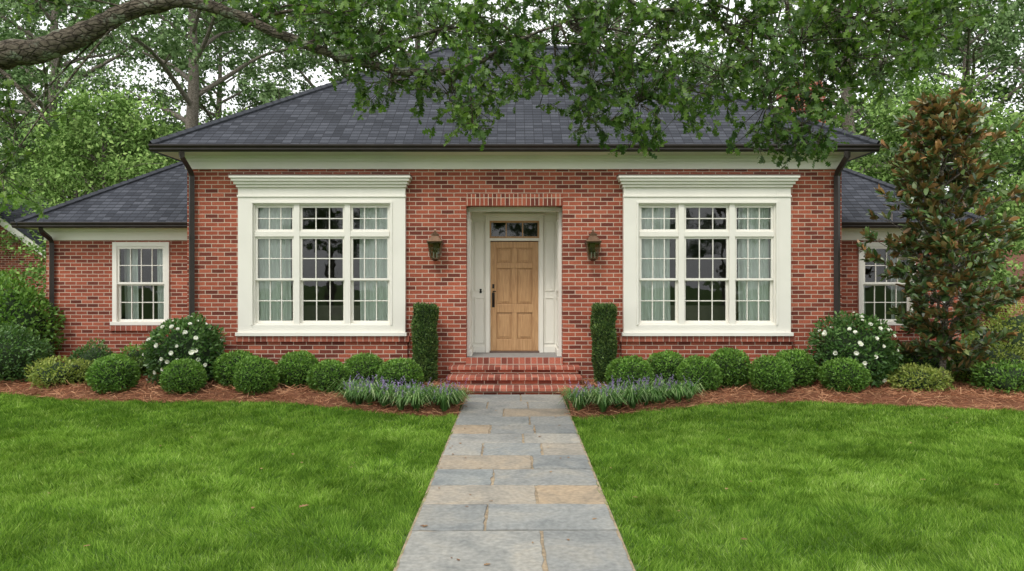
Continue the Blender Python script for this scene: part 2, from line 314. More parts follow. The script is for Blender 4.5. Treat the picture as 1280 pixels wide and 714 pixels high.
def leaves(c, d, size, T, mat, nrm=None, upbias=0.6, rn=None):
    n = len(c); Y = unit(d)
    if nrm is None: nrm = rng.normal(size=(n, 3)) * (1 - upbias) + np.array([0, 0, 1.0]) * upbias
    Z = unit(nrm - (nrm * Y).sum(1, keepdims=True) * Y); X = np.cross(Y, Z)
    s = np.broadcast_to(np.asarray(size, float), (n,))[:, None, None]
    v = c[:, None, :] + s * (T[None, :, 0:1] * X[:, None] + T[None, :, 1:2] * Y[:, None] + T[None, :, 2:3] * Z[:, None])
    k = len(T); f = np.arange(n * k).reshape(n, k)
    if rn is None: rn = rng.random(n)
    return (v.reshape(-1, 3), f, mat, np.repeat(rn, k), False)
def lumps(D, amp, seed, freq=3.0, k=9):
    r = np.random.default_rng(seed); out = np.zeros(len(D))
    for _ in range(k):
        out += np.sin(D @ (r.normal(size=3) * freq) + r.random() * 6.28)
    return 1 + amp * out / math.sqrt(k)
def ellipsoid(rx, ry, rz, amp, seed, nu=20, nv=12, freq=3.0):
    u = np.linspace(0, 2 * np.pi, nu, endpoint=False); v = np.linspace(0.02, np.pi - 0.02, nv)
    D = np.stack([np.outer(np.sin(v), np.cos(u)), np.outer(np.sin(v), np.sin(u)), np.outer(np.cos(v), np.ones(nu))], -1).reshape(-1, 3)
    P = D * lumps(D, amp, seed, freq)[:, None] * np.array([rx, ry, rz])
    i = np.arange(nv - 1)[:, None] * nu; j = np.arange(nu)[None, :]; j2 = (j + 1) % nu
    f = np.stack([i + j, i + nu + j, i + nu + j2, i + j2], -1).reshape(-1, 4)
    return P, f
def shrub_parts(rx, ry, rz, n, ls, mat, amp=0.05, seed=0, T=OV, depth=0.12, core=0.86, freq=3.0, zc=None):
    zc = rz * 0.9 if zc is None else zc
    D = unit(rng.normal(size=(n, 3))); D = D[D[:, 2] > -0.8]; n = len(D)
    r = lumps(D, amp, seed, freq) * (1 - depth * rng.random(n) ** 1.5 + 0.05 * rng.random(n) ** 3)
    P = D * r[:, None] * np.array([rx, ry, rz]); P[:, 2] += zc
    dr = unit(D + rng.normal(size=(n, 3)) * 0.75 + np.array([0, 0, 0.35]))
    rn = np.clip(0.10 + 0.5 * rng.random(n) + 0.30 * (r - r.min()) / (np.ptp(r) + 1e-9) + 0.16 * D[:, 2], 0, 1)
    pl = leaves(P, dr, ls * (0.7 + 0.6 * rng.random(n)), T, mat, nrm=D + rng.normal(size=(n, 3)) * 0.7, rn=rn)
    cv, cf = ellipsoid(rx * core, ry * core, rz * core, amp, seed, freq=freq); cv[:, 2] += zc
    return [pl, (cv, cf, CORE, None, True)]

class B:
    """mesh builder for architecture, metric UVs on every face"""
    def __init__(s): s.v = []; s.f = []; s.m = []; s.mats = []
    def mi(s, mat):
        if mat not in s.mats: s.mats.append(mat)
        return s.mats.index(mat)
    def poly(s, pts, mat):
        o = len(s.v); s.v += [tuple(p) for p in pts]; s.f.append(tuple(range(o, o + len(pts)))); s.m.append(s.mi(mat))
    def box(s, x0, x1, y0, y1, z0, z1, mat):
        o = len(s.v)
        s.v += [(x0, y0, z0), (x1, y0, z0), (x1, y1, z0), (x0, y1, z0), (x0, y0, z1), (x1, y0, z1), (x1, y1, z1), (x0, y1, z1)]
        for q in ((0, 3, 2, 1), (4, 5, 6, 7), (0, 1, 5, 4), (1, 2, 6, 5), (2, 3, 7, 6), (3, 0, 4, 7)):
            s.f.append(tuple(o + i for i in q)); s.m.append(s.mi(mat))
    def frustum(s, cx, cy, z0, z1, a, b, mat, caps=True):
        o = len(s.v)
        for z, r in ((z0, a), (z1, b)):
            s.v += [(cx - r, cy - r, z), (cx + r, cy - r, z), (cx + r, cy + r, z), (cx - r, cy + r, z)]
        qs = [(0, 1, 5, 4), (1, 2, 6, 5), (2, 3, 7, 6), (3, 0, 4, 7)] + ([(0, 3, 2, 1), (4, 5, 6, 7)] if caps else [])
        for q in qs: s.f.append(tuple(o + i for i in q)); s.m.append(s.mi(mat))
    def build(s, name, parent=None, bevel=0, mirror=False):
        me = bpy.data.meshes.new(name); me.from_pydata(s.v, [], s.f)
        for mt in s.mats: me.materials.append(mt)
        me.polygons.foreach_set('material_index', s.m); me.update()
        uv = me.uv_layers.new(name='UVMap')
        for p in me.polygons:
            n = p.normal
            if abs(n.z) > 0.99: u = Vector((1, 0, 0)); w = Vector((0, 1, 0))
            else: u = Vector((0, 0, 1)).cross(n).normalized(); w = n.cross(u)
            for li in p.loop_indices:
                co = me.vertices[me.loops[li].vertex_index].co; uv.data[li].uv = (co.dot(u) + 50, co.dot(w) + 50)
        ob = bpy.data.objects.new(name, me); COL.objects.link(ob)
        if parent: ob.parent = parent
        if bevel:
            bm = ob.modifiers.new('bevel', 'BEVEL'); bm.width = bevel; bm.segments = 2; bm.limit_method = 'ANGLE'
        return ob
def empty(name, loc=(0, 0, 0)):
    e = bpy.data.objects.new(name, None); COL.objects.link(e); e.location = loc; e.empty_display_size = 0.3; return e

# ================================================================== HOUSE
house = empty('brick_house')
FY = 12.7; TOP = 3.85
w = B()
WO = (2.14, 4.62)
for sg in (-1, 1):
    def bx(a, b_, *r): 
        lo, hi = sorted((sg * a, sg * b_)); w.box(lo, hi, *r)
    bx(WO[1], 5.77, FY, FY + .25, 0, TOP, BRICK)
    bx(WO[0], WO[1], FY, FY + .25, 0, 1.08, BRICK)
    bx(WO[0], WO[1], FY, FY + .25, 3.23, TOP, BRICK)
    bx(0.85, WO[0], FY, FY + .25, 0, TOP, BRICK)
    bx(5.52, 5.77, FY + .25, 21, 0, TOP, BRICK)
    bx(1.88, 4.87, FY - .06, FY - .0005, 0, .80, BRICK)
    bx(1.84, 4.91, FY - .11, FY - .0005, .80, .895, STEPB)
w.box(-.85, .85, FY, FY + .25, 3.19, TOP, BRICK)
w.box(-.86, .86, FY - .004, FY - .0005, 3.19, 3.395, SOLDIER)
w.box(-5.77, 5.77, 21, 21.25, 0, TOP, BRICK)
for x0, x1, sgn in ((-9.43, -5.772, -1), (5.772, 9.0, 1)):
    wa, wb = (-8.08, -6.94) if sgn < 0 else (6.92, 8.06)
    w.box(x0, wa, 14.5, 14.75, 0, 2.69, BRICK); w.box(wb, x1, 14.5, 14.75, 0, 2.69, BRICK)
    w.box(wa, wb, 14.5, 14.75, 0, .97, BRICK); w.box(wa, wb, 14.5, 14.75, 2.64, 2.69, BRICK)
    w.box(wa - .05, wb + .05, 14.44, 14.4995, .86, .97, STEPB)
    xs = x0 if sgn < 0 else x1 - .25
    w.box(xs, xs + .25, 14.75, 20, 0, 2.69, BRICK)
w.box(6.55, 7.35, 17.0, 17.8, 2.6, 6.35, BRICK); w.box(6.5, 7.4, 16.95, 17.85, 6.35, 6.5, BRICK); w.box(6.6, 7.3, 17.05, 17.75, 6.5, 6.6, SOLDIER)
w.build('brick_walls', house)

# roof
r = B()
E = 4.17; P = .68; ex = 6.17; y0 = 12.22; hd = 4.53; y1 = y0 + 2 * hd; rz = E + P * hd; rx = ex - hd
r.poly([(-ex, y0, E), (ex, y0, E), (rx, y0 + hd, rz), (-rx, y0 + hd, rz)], SHINGLE)
r.poly([(ex, y1, E), (-ex, y1, E), (-rx, y0 + hd, rz), (rx, y0 + hd, rz)], SHINGLE)
r.poly([(-ex, y1, E), (-ex, y0, E), (-rx, y0 + hd, rz)], SHINGLE)
r.poly([(ex, y0, E), (ex, y1, E), (rx, y0 + hd, rz)], SHINGLE)
WE = 2.985
for sg, wx in ((-1, 9.77), (1, 9.3)):
    h = 3.2; ya = 14.08
    zz = WE + P * h; xr = wx - h; xm = ex - (zz - E) / P; zc = E + P * (ex - 5.775)
    pf = [(wx, ya, WE), (5.775, ya, WE), (5.775, ya + (zc - WE) / P, zc), (xm, ya + h, zz), (xr, ya + h, zz)]
    pb = [(x, 2 * (ya + h) - y, z) for x, y, z in pf]
    ps = [(wx, ya, WE), (xr, ya + h, zz), (wx, ya + 2 * h, WE)]
    for q, rev in ((pf, sg > 0), (pb, sg < 0), (ps, sg > 0)):
        q = [(sg * x, y, z) for x, y, z in q]
        r.poly(q[::-1] if rev else q, SHINGLE)
r.build('shingle_roof', house)
caps = []
def capline(a, b):
    a = np.array(a); b = np.array(b); n = int(np.linalg.norm(b - a) / .16)
    for i in range(n):
        t0 = i / n; t1 = (i + 1.3) / n
        caps.append(tube([a + (b - a) * t0 + (0, 0, .012), a + (b - a) * min(t1, 1) + (0, 0, .004)], [.07, .06], 6))
for sg in (-1, 1):
    capline((sg * ex, y0, E), (sg * rx, y0 + hd, rz))
capline((-9.77, 14.08, WE), (-9.77 + 3.2, 17.28, WE + P * 3.2)); capline((9.3, 14.08, WE), (6.1, 17.28, WE + P * 3.2)); capline((-rx, y0 + hd, rz), (rx, y0 + hd, rz))
CAPM = simple('ridge_cap_shingle', (0.042, 0.046, 0.057), 0.9, noise=.3, nscale=12)
cp = join_tubes(caps, CAPM); make_mesh('ridge_caps', [cp[:4] + (False,)], house)

t = B()
t.box(-5.80, 5.80, FY - .03, FY - .0005, TOP - .02, 3.97, WHITE)
t.box(-5.82, 5.82, FY - .055, FY - .0005, 3.97, 4.02, WHITE)
t.box(-5.85, 5.85, FY - .10, FY - .0005, 4.02, 4.062, WHITE)
t.box(-6.10, 6.10, 12.32, FY + .3, 4.064, 4.084, WHITE)
for sg in (-1, 1):
    lo, hi = sorted((sg * 5.77, sg * 5.80)); t.box(lo, hi, FY, 21.2, TOP - .02, 4.06, WHITE)
    lo, hi = sorted((sg * 5.76, sg * 6.10)); t.box(lo, hi, FY + .301, 21.2, 4.064, 4.084, WHITE)
t.box(-9.46, -5.78, 14.47, 14.4995, 2.68, 2.86, WHITE); t.box(-9.49, -5.78, 14.42, 14.4995, 2.86, 2.905, WHITE)
t.box(-9.72, -5.78, 14.18, 14.7, 2.907, 2.927, WHITE); t.box(-9.46, -9.432, 14.4996, 20, 2.68, 2.86, WHITE)
t.box(5.78, 9.03, 14.47, 14.4995, 2.68, 2.86, WHITE); t.box(5.78, 9.06, 14.42, 14.4995, 2.86, 2.905, WHITE); t.box(5.78, 9.25, 14.18, 14.7, 2.907, 2.927, WHITE)
t.build('cornice_trim', house, bevel=.004)
g = B()
def gutter(p0, p1, nrm, z):
    prof = [(0, 0), (.06, 0), (.085, .03), (.085, .055), (.12, .09), (.12, .115), (0, .115)]
    p0 = Vector(p0); p1 = Vector(p1); n = Vector(nrm)
    A = [p0 + n * a + Vector((0, 0, z + b)) for a, b in prof]; C = [p1 + n * a + Vector((0, 0, z + b)) for a, b in prof]
    k = len(prof)
    for i in range(k): j = (i + 1) % k; g.poly([A[i], C[i], C[j], A[j]], BRONZE)
    g.poly(A, BRONZE); g.poly(C[::-1], BRONZE)
gutter((-6.2, 12.30, 0), (6.2, 12.30, 0), (0, -1, 0), 4.066)
for sg in (-1, 1): gutter((sg * 6.12, 12.30, 0), (sg * 6.12, 21.3, 0), (sg, 0, 0), 4.068)
gutter((-9.84, 14.17, 0), (-6.0, 14.17, 0), (0, -1, 0), 2.90); gutter((-9.74, 14.2, 0), (-9.74, 20.5, 0), (-1, 0, 0), 2.902)
gutter((6.0, 14.17, 0), (9.37, 14.17, 0), (0, -1, 0), 2.90)
g.build('gutters', house)
dn = []
for pts in ([(-5.66, 12.24, 4.07), (-5.66, 12.25, 3.98), (-5.66, 12.58, 3.78), (-5.66, 12.63, 3.70), (-5.66, 12.63, 0.15)],
            [(5.66, 12.24, 4.07), (5.66, 12.25, 3.98), (5.66, 12.58, 3.78), (5.66, 12.63, 3.70), (5.66, 12.63, 0.15)],
            [(-9.28, 14.1, 2.9), (-9.28, 14.12, 2.83), (-9.28, 14.4, 2.7), (-9.28, 14.44, 2.62), (-9.28, 14.44, 0.1)]):
    v, f = tube(pts, [.055] * 5, 4); dn.append((v, f))
for z in (1.2, 2.6):
    for x in (-5.66, 5.66): dn.append(tube([(x, 12.63, z), (x, 12.63, z + .04)], [.064, .064], 4))
q = join_tubes(dn, BRONZE); make_mesh('downspouts', [q[:4] + (False,)], house)

# windows -------------------------------------------------------------
def sash(b, x0, x1, z0, z1, y, cols, rows, fr=.040, mt=.017):
    b.box(x0, x1, y, y + .045, z0, z0 + fr, WHITE); b.box(x0, x1, y, y + .045, z1 - fr, z1, WHITE)
    b.box(x0, x0 + fr, y + .001, y + .044, z0 + fr, z1 - fr, WHITE); b.box(x1 - fr, x1, y + .001, y + .044, z0 + fr, z1 - fr, WHITE)
    ix0, ix1, iz0, iz1 = x0 + fr, x1 - fr, z0 + fr, z1 - fr
    for i in range(1, cols):
        x = ix0 + (ix1 - ix0) * i / cols; b.box(x - mt / 2, x + mt / 2, y + .008, y + .036, iz0, iz1, WHITE)
    for i in range(1, rows):
        z = iz0 + (iz1 - iz0) * i / rows; b.box(ix0, ix1, y + .010, y + .034, z - mt / 2, z + mt / 2, WHITE)
def pane(b, x0, x1, z0, z1, y): b.poly([(x0, y, z0), (x1, y, z0), (x1, y, z1), (x0, y, z1)], GLASS)
for sg in (-1, 1):
    b = B(); gl = B()
    cx = sg * 3.375; X = lambda v: cx + v
    W2 = 1.465
    b.box(X(-W2), X(-1.21), 12.60, 12.6995, .96, 3.5, WHITE); b.box(X(1.21), X(W2), 12.60, 12.6995, .96, 3.5, WHITE)
    b.box(X(-1.21), X(1.21), 12.60, 12.6995, 3.22, 3.5, WHITE); b.box(X(-1.21), X(1.21), 12.60, 12.6995, .96, 1.09, WHITE)
    b.box(X(-1.24), X(-1.205), 12.585, 12.5995, 1.09, 3.22, WHITE); b.box(X(1.205), X(1.24), 12.585, 12.5995, 1.09, 3.22, WHITE)
    b.box(X(-1.24), X(1.24), 12.584, 12.5995, 3.22, 3.255, WHITE)
    b.box(X(-W2 - .01), X(W2 + .01), 12.582, 12.5995, 3.33, 3.36, WHITE)
    b.box(X(-W2 - .03), X(W2 + .03), 12.55, 12.6995, .90, .96, WHITE)
    b.box(X(-W2 - .02), X(W2 + .02), 12.56, 12.6995, 3.50, 3.55, WHITE)
    b.box(X(-W2 - .05), X(W2 + .05), 12.52, 12.6995, 3.55, 3.60, WHITE)
    b.box(X(-W2 - .08), X(W2 + .08), 12.48, 12.6995, 3.60, 3.65, WHITE)
    b.box(X(-W2 - .105), X(W2 + .105), 12.45, 12.6995, 3.65, 3.69, WHITE)
    b.box(X(-W2 - .11), X(W2 + .11), 12.442, 12.6995, 3.69, 3.712, FLASH)
    b.box(X(-1.21), X(-1.18), 12.64, 12.76, 1.09, 3.22, WHITE); b.box(X(1.18), X(1.21), 12.64, 12.76, 1.09, 3.22, WHITE)
    for a in (-.445, .445): b.box(X(a - .05), X(a + .05), 12.625, 12.78, 1.09, 3.22, WHITE)
    for a0, a1 in ((-1.18, -.495), (-.395, .395), (.495, 1.18)):
        b.box(X(a0), X(a1), 12.63, 12.77, 2.64, 2.73, WHITE); b.box(X(a0), X(a1), 12.64, 12.77, 3.19, 3.22, WHITE); b.box(X(a0), X(a1), 12.635, 12.77, 1.09, 1.12, WHITE)
        c = 3
        sash(b, X(a0), X(a1), 2.73, 3.19, 12.665, c, 2); pane(gl, X(a0 + .02), X(a1 - .02), 2.75, 3.17, 12.689)
        sash(b, X(a0), X(a1), 1.87, 2.64, 12.660, c, 2); pane(gl, X(a0 + .02), X(a1 - .02), 1.89, 2.62, 12.684)
        sash(b, X(a0), X(a1), 1.12, 1.90, 12.7065, c, 2); pane(gl, X(a0 + .02), X(a1 - .02), 1.14, 1.88, 12.730)
    b.build('triple_window', house, bevel=.003); gl.build('window_glass', house)
for wa, wb in ((-8.08, -6.94), (6.92, 8.06)):
    b = B(); gl = B()
    b.box(wa, wa + .09, 14.46, 14.6, .99, 2.64, WHITE); b.box(wb - .09, wb, 14.46, 14.6, .99, 2.64, WHITE)
    b.box(wa + .09, wb - .09, 14.462, 14.6, 2.55, 2.64, WHITE); b.box(wa - .03, wb + .03, 14.43, 14.6, .97, 1.04, WHITE)
    sash(b, wa + .09, wb - .09, 1.79, 2.55, 14.48, 4, 2, .045); sash(b, wa + .09, wb - .09, 1.04, 1.81, 14.527, 4, 2, .045)
    pane(gl, wa + .1, wb - .1, 1.8, 2.54, 14.504); pane(gl, wa + .1, wb - .1, 1.05, 1.8, 14.55)
    b.build('wing_window', house, bevel=.003); gl.build('window_glass', house)

i = B()
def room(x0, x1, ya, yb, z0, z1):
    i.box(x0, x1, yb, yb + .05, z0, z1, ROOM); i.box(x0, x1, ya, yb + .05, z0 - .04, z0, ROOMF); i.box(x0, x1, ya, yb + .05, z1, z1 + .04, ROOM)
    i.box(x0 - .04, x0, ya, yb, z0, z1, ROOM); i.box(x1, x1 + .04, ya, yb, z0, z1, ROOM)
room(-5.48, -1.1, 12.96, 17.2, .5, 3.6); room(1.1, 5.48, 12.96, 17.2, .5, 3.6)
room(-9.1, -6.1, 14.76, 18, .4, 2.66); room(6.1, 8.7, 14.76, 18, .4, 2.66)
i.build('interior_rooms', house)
fsofa = simple('sofa_fabric', (0.30, 0.28, 0.23), .9)
for sg in (-1, 1):
    f = B(); cx = sg * 3.3
    f.box(cx - .8, cx + .8, 13.5, 14.1, .7, .95, fsofa); f.box(cx - .8, cx + .8, 14.0, 14.25, .7, 1.38, fsofa)
    f.box(cx - .98, cx - .8, 13.5, 14.2, .6, 1.15, fsofa); f.box(cx + .8, cx + .98, 13.5, 14.2, .6, 1.15, fsofa)
    f.frustum(cx + 1.3 * sg, 15.0, 1.75, 2.05, .2, .12, LAMPSH); f.frustum(cx + 1.3 * sg, 15.0, 1.2, 1.75, .07, .03, LAMPSH); f.box(cx + 1.3 * sg - .25, cx + 1.3 * sg + .25, 14.75, 15.25, .5, 1.2, ROOMF)
    f.build('living_room_furniture', house, bevel=.02)
def curtain(x0, x1, y, z0, z1, seed):
    n = int((x1 - x0) / .012); nz_ = 6; rr = np.random.default_rng(seed)
    xs = np.linspace(x0, x1, n); zs = np.linspace(z0, z1, nz_)
    ph = np.cumsum(rr.normal(1, .25, n) * .012 * 2 * math.pi / .11)
    V = []
    for k, z in enumerate(zs):
        V.append(np.stack([xs + .01 * math.sin(z * 2), y + .026 * np.sin(ph + .15 * math.sin(z * 3)), np.full(n, z)], -1))
    V = np.concatenate(V); a = np.arange(nz_ - 1)[:, None] * n; b_ = np.arange(n - 1)[None, :]
    return (V, np.stack([a + b_, a + b_ + 1, a + n + b_ + 1, a + n + b_], -1).reshape(-1, 4), CURTAIN, None, True)
cu = []
for sg in (-1, 1):
    c = sg * 3.375
    cu += [curtain(c - 1.22, c - .60, 12.83, .9, 3.4, 1), curtain(c + .62, c + 1.22, 12.83, .9, 3.4, 2)]
cu += [curtain(-8.02, -7.72, 14.80, .6, 2.6, 3), curtain(-7.34, -7.0, 14.80, .6, 2.6, 4), curtain(6.98, 7.2, 14.80, .6, 2.6, 5), curtain(7.75, 8.0, 14.80, .6, 2.6, 6)]
make_mesh('curtains', cu, house)

# entry recess
e = B()
e.box(-.85, .85, 12.71, 13.7, .3, .505, FLAG)
e.box(-.853, .853, 12.66, 12.7095, .39, .512, STEPB)
for sg in (-1, 1):
    lo, hi = sorted((sg * .80, sg * .95)); e.box(lo, hi, 12.951, 13.65, .506, 3.3, WHITE)
    lo, hi = sorted((sg * .47, sg * .80)); e.box(lo, hi, 13.65, 13.75, .506, 3.3, WHITE)
    a, c = (.565, .755)
    for z0_, z1_ in ((.68, 1.55), (1.67, 2.98)):
        for xx0, xx1, zz0, zz1 in ((a, a + .02, z0_, z1_), (c - .02, c, z0_, z1_), (a + .02, c - .02, z0_, z0_ + .02), (a + .02, c - .02, z1_ - .02, z1_)):
            lo, hi = sorted((sg * xx0, sg * xx1)); e.box(lo, hi, 13.635, 13.6495, zz0, zz1, WHITE)
    for z0_, z1_ in ((.68, 1.55), (1.67, 2.98)):
        for yy0, yy1, zz0, zz1 in ((13.05, 13.07, z0_, z1_), (13.53, 13.55, z0_, z1_), (13.07, 13.53, z0_, z0_ + .02), (13.07, 13.53, z1_ - .02, z1_)):
            lo, hi = sorted((sg * .785, sg * .7995)); e.box(lo, hi, yy0, yy1, zz0, zz1, WHITE)
    lo, hi = sorted((sg * .47, sg * .545)); e.box(lo, hi, 13.60, 13.6495, .506, 3.06, WHITE)
    lo, hi = sorted((sg * .55, sg * .80)); e.box(lo, hi, 13.625, 13.6495, .506, .62, WHITE)
    lo, hi = sorted((sg * .765, sg * .7995)); e.box(lo, hi, 12.955, 13.62, .506, .62, WHITE)
e.box(-.47, .47, 13.65, 13.75, 3.0, 3.3, WHITE)
e.box(-.545, .545, 13.60, 13.6495, 3.06, 3.10, WHITE); e.box(-.58, .58, 13.58, 13.6495, 3.10, 3.13, WHITE)
e.box(-.85, .85, 12.951, 13.649, 3.175, 3.28, WHITE)
e.box(-.80, .80, 12.952, 12.99, 3.11, 3.174, WHITE)
e.box(-.47, .47, 13.62, 13.72, 2.62, 2.67, WHITE); e.box(-.47, .47, 13.58, 13.72, .506, .535, FLASH)
e.box(-.47, -.455, 13.66, 13.72, .536, 2.619, WHITE); e.box(.455, .47, 13.66, 13.72, .536, 2.619, WHITE)
for a in (-.157, .157): e.box(a - .01, a + .01, 13.655, 13.70, 2.705, 2.965, WOOD)
e.box(-.47, .47, 13.65, 13.71, 2.67, 2.705, WOOD); e.box(-.47, .47, 13.65, 13.71, 2.965, 3.0, WOOD)
e.box(-.47, -.44, 13.651, 13.709, 2.706, 2.964, WOOD); e.box(.44, .47, 13.651, 13.709, 2.706, 2.964, WOOD)
e.box(-.66, -.62, 13.635, 13.6495, 1.63, 1.71, IRON)
e.build('entry_surround', house, bevel=.003)
gl = B(); pane(gl, -.44, .44, 2.70, 2.97, 13.68); gl.build('transom_glass', house)
hb = B(); hb.box(-1.0, 1.0, 15.5, 15.55, .5, 3.6, ROOM); hb.box(-1.0, 1.0, 13.76, 15.5, 3.4, 3.45, simple('hall_ceiling', (.5, .42, .28), .8)); hb.build('hallway', house)
d = B(); X0, X1, Z0, Z1 = -.455, .455, .536, 2.605; Y = 13.665
d.box(X0, X1, Y + .03, Y + .05, Z0, Z1, WOOD)
st = .115
for a, c in ((X0, X0 + st), (X1 - st, X1)): d.box(a, c, Y, Y + .03, Z0, Z1, WOOD)
rows = [(Z0, Z0 + .22), (1.26, 1.42), (2.10, 2.20), (Z1 - .12, Z1)]
for a, c in rows: d.box(X0 + st, X1 - st, Y + .0005, Y + .03, a, c, WOOD)
for k in range(3): d.box(-.05, .05, Y + .001, Y + .03, rows[k][1], rows[k + 1][0], WOOD)
for k in range(3):
    za, zb = rows[k][1] + .02, rows[k + 1][0] - .02
    for xa, xb in ((X0 + st + .02, -.07), (.07, X1 - st - .02)):
        d.box(xa + .025, xb - .025, Y + .008, Y + .0299, za + .025, zb - .025, WOOD)
        d.box(xa, xb, Y + .018, Y + .0298, za, zb, WOOD)
d.build('front_door', house, bevel=.006)
hd_ = B(); hd_.box(-.425, -.375, Y - .012, Y - .0005, 1.36, 1.64, IRON); hd_.box(-.42, -.38, Y - .012, Y - .0005, 1.72, 1.80, IRON)
hd_.build('door_handle_plate', house, bevel=.004)
v, f = tube(spline([(-.4, Y - .01, 1.62), (-.4, Y - .06, 1.59), (-.4, Y - .065, 1.48), (-.4, Y - .01, 1.40)], 10), [.011] * 10, 8)
v2, f2 = tube([(-.4, Y - .01, 1.66), (-.4, Y - .04, 1.665), (-.35, Y - .05, 1.665)], [.014, .012, .010], 8)
make_mesh('door_handle', [(v, f, IRON, None, True), (v2, f2, IRON, None, True)], house)

# steps
s = B()
for k, (z1_, yf) in enumerate(((.39, 12.33), (.26, 11.98), (.13, 11.63))):
    zb = z1_ - .13
    s.box(-1.10, 1.10, yf + .05, 12.6, zb + .0005, z1_ - .055, BRICK)
    s.box(-1.13, 1.13, yf, (12.655, 12.374, 12.024)[k], z1_ - .055, z1_, STEPB)
s.build('entry_steps', house, bevel=.008)

def lantern(x):
    b = B(); y = 12.55; z = 2.24
    b.box(-.05, .05, 12.672 - y, 12.6995 - y, .10, .42, COPPER)
    b.box(-.012, .012, -.02, 12.672 - y, .05, .075, COPPER)
    b.box(-.012, .012, .0, 12.672 - y, .40, .42, COPPER)
    b.frustum(0, 0, -.03, .0, .03, .062, COPPER); b.frustum(0, 0, .0, .02, .075, .078, COPPER)
    for sx in (-1, 1):
        for sy in (-1, 1):
            o = len(b.v)
            for zz, rr_ in ((.02, .072), (.29, .118)):
                for ax, ay in ((-.007, -.007), (.007, -.007), (.007, .007), (-.007, .007)): b.v.append((sx * rr_ + ax, sy * rr_ + ay, zz))
            for q in ((0, 1, 5, 4), (1, 2, 6, 5), (2, 3, 7, 6), (3, 0, 4, 7)): b.f.append(tuple(o + i_ for i_ in q)); b.m.append(b.mi(COPPER))
    b.frustum(0, 0, .022, .288, .070, .116, LGLASS, caps=False)
    b.frustum(0, 0, .288, .312, .132, .138, COPPER); b.frustum(0, 0, .312, .40, .130, .060, COPPER)
    b.frustum(0, 0, .40, .43, .062, .062, COPPER); b.frustum(0, 0, .43, .47, .072, .03, COPPER); b.frustum(0, 0, .47, .50, .016, .016, COPPER); b.frustum(0, 0, .50, .53, .024, .012, COPPER)
    for a in (-.028, .028): b.frustum(a, 0, .02, .12, .010, .010, CANDLE); b.frustum(a, 0, .12, .17, .009, .002, LGLASS)
    ob = b.build('wall_lantern', None, bevel=.002); ob.location = (x, y, z); return ob
lantern(-1.38); lantern(1.37)

# ================================================================== GROUND, WALK, BED
gp = B(); gp.poly([(-300, -200, 0), (300, -200, 0), (300, 500, 0), (-300, 500, 0)], GROUND); gp.build('ground')
rw = np.random.default_rng(3)
dist = [2.6, 3.3, 3.95, 4.55, 5.32, 5.94, 6.5, 7.05, 7.6, 8.17, 8.68, 9.2, 9.75, 10.35, 10.95, 11.62]
jo = [[.1], [-.2], [.15], [.2], [-.22], [.19], [-.2], [.18], [-.35, .3], [.1], [-.3, .25], [.2], [-.15], [-.4, .2], [.1], [-.2, .35]]
tone = {(5, 1): .97, (7, 0): .86, (10, 0): .95, (3, 1): .1, (3, 0): .62, (4, 0): .05, (4, 1): .4, (6, 0): .5, (6, 1): .1, (8, 2): .8, (9, 1): .72, (12, 1): .88}
V = []; F = []; R = []
hw = .765; gap = .011
for k in range(len(dist) - 1):
    xs = [-hw] + jo[k] + [hw]
    for q in range(len(xs) - 1):
        a, c = xs[q] + gap, xs[q + 1] - gap; y_0, y_1 = dist[k] + gap, dist[k + 1] - gap
        nn = 7; pts = []
        for (xa, ya), (xb, yb) in (((a, y_0), (c, y_0)), ((c, y_0), (c, y_1)), ((c, y_1), (a, y_1)), ((a, y_1), (a, y_0))):
            for u in np.arange(nn) / nn: pts.append((xa + (xb - xa) * u + rw.normal(0, .005), ya + (yb - ya) * u + rw.normal(0, .005)))
        z = .032 + rw.normal(0, .002); o = len(V); m_ = len(pts)
        cxm, cym = (a + c) / 2, (y_0 + y_1) / 2
        V += [(x, y, .0) for x, y in pts] + [(x, y, z - .005) for x, y in pts] + [(x + .005 * np.sign(cxm - x), y + .005 * np.sign(cym - y), z) for x, y in pts]
        F.append((o, m_)); R += [tone.get((k, q), rw.random() * .8)] * (3 * m_)
me = bpy.data.meshes.new('bluestone_walkway'); faces = []
for o, m_ in F:
    for l in (0, 1):
        for i_ in range(m_): j_ = (i_ + 1) % m_; faces.append((o + l * m_ + i_, o + l * m_ + j_, o + (l + 1) * m_ + j_, o + (l + 1) * m_ + i_))
    faces.append(tuple(o + 2 * m_ + i_ for i_ in range(m_)))
me.from_pydata(V, [], faces); me.materials.append(STONE); me.update()
at = me.attributes.new('rnd', 'FLOAT', 'POINT'); at.data.foreach_set('value', np.array(R, np.float32))
walk = bpy.data.objects.new('bluestone_walkway', me); COL.objects.link(walk)
mb = B(); mb.box(-.775, .775, 2.55, 11.63, .004, .021, MORTAR); mb.build('walkway_mortar', walk)

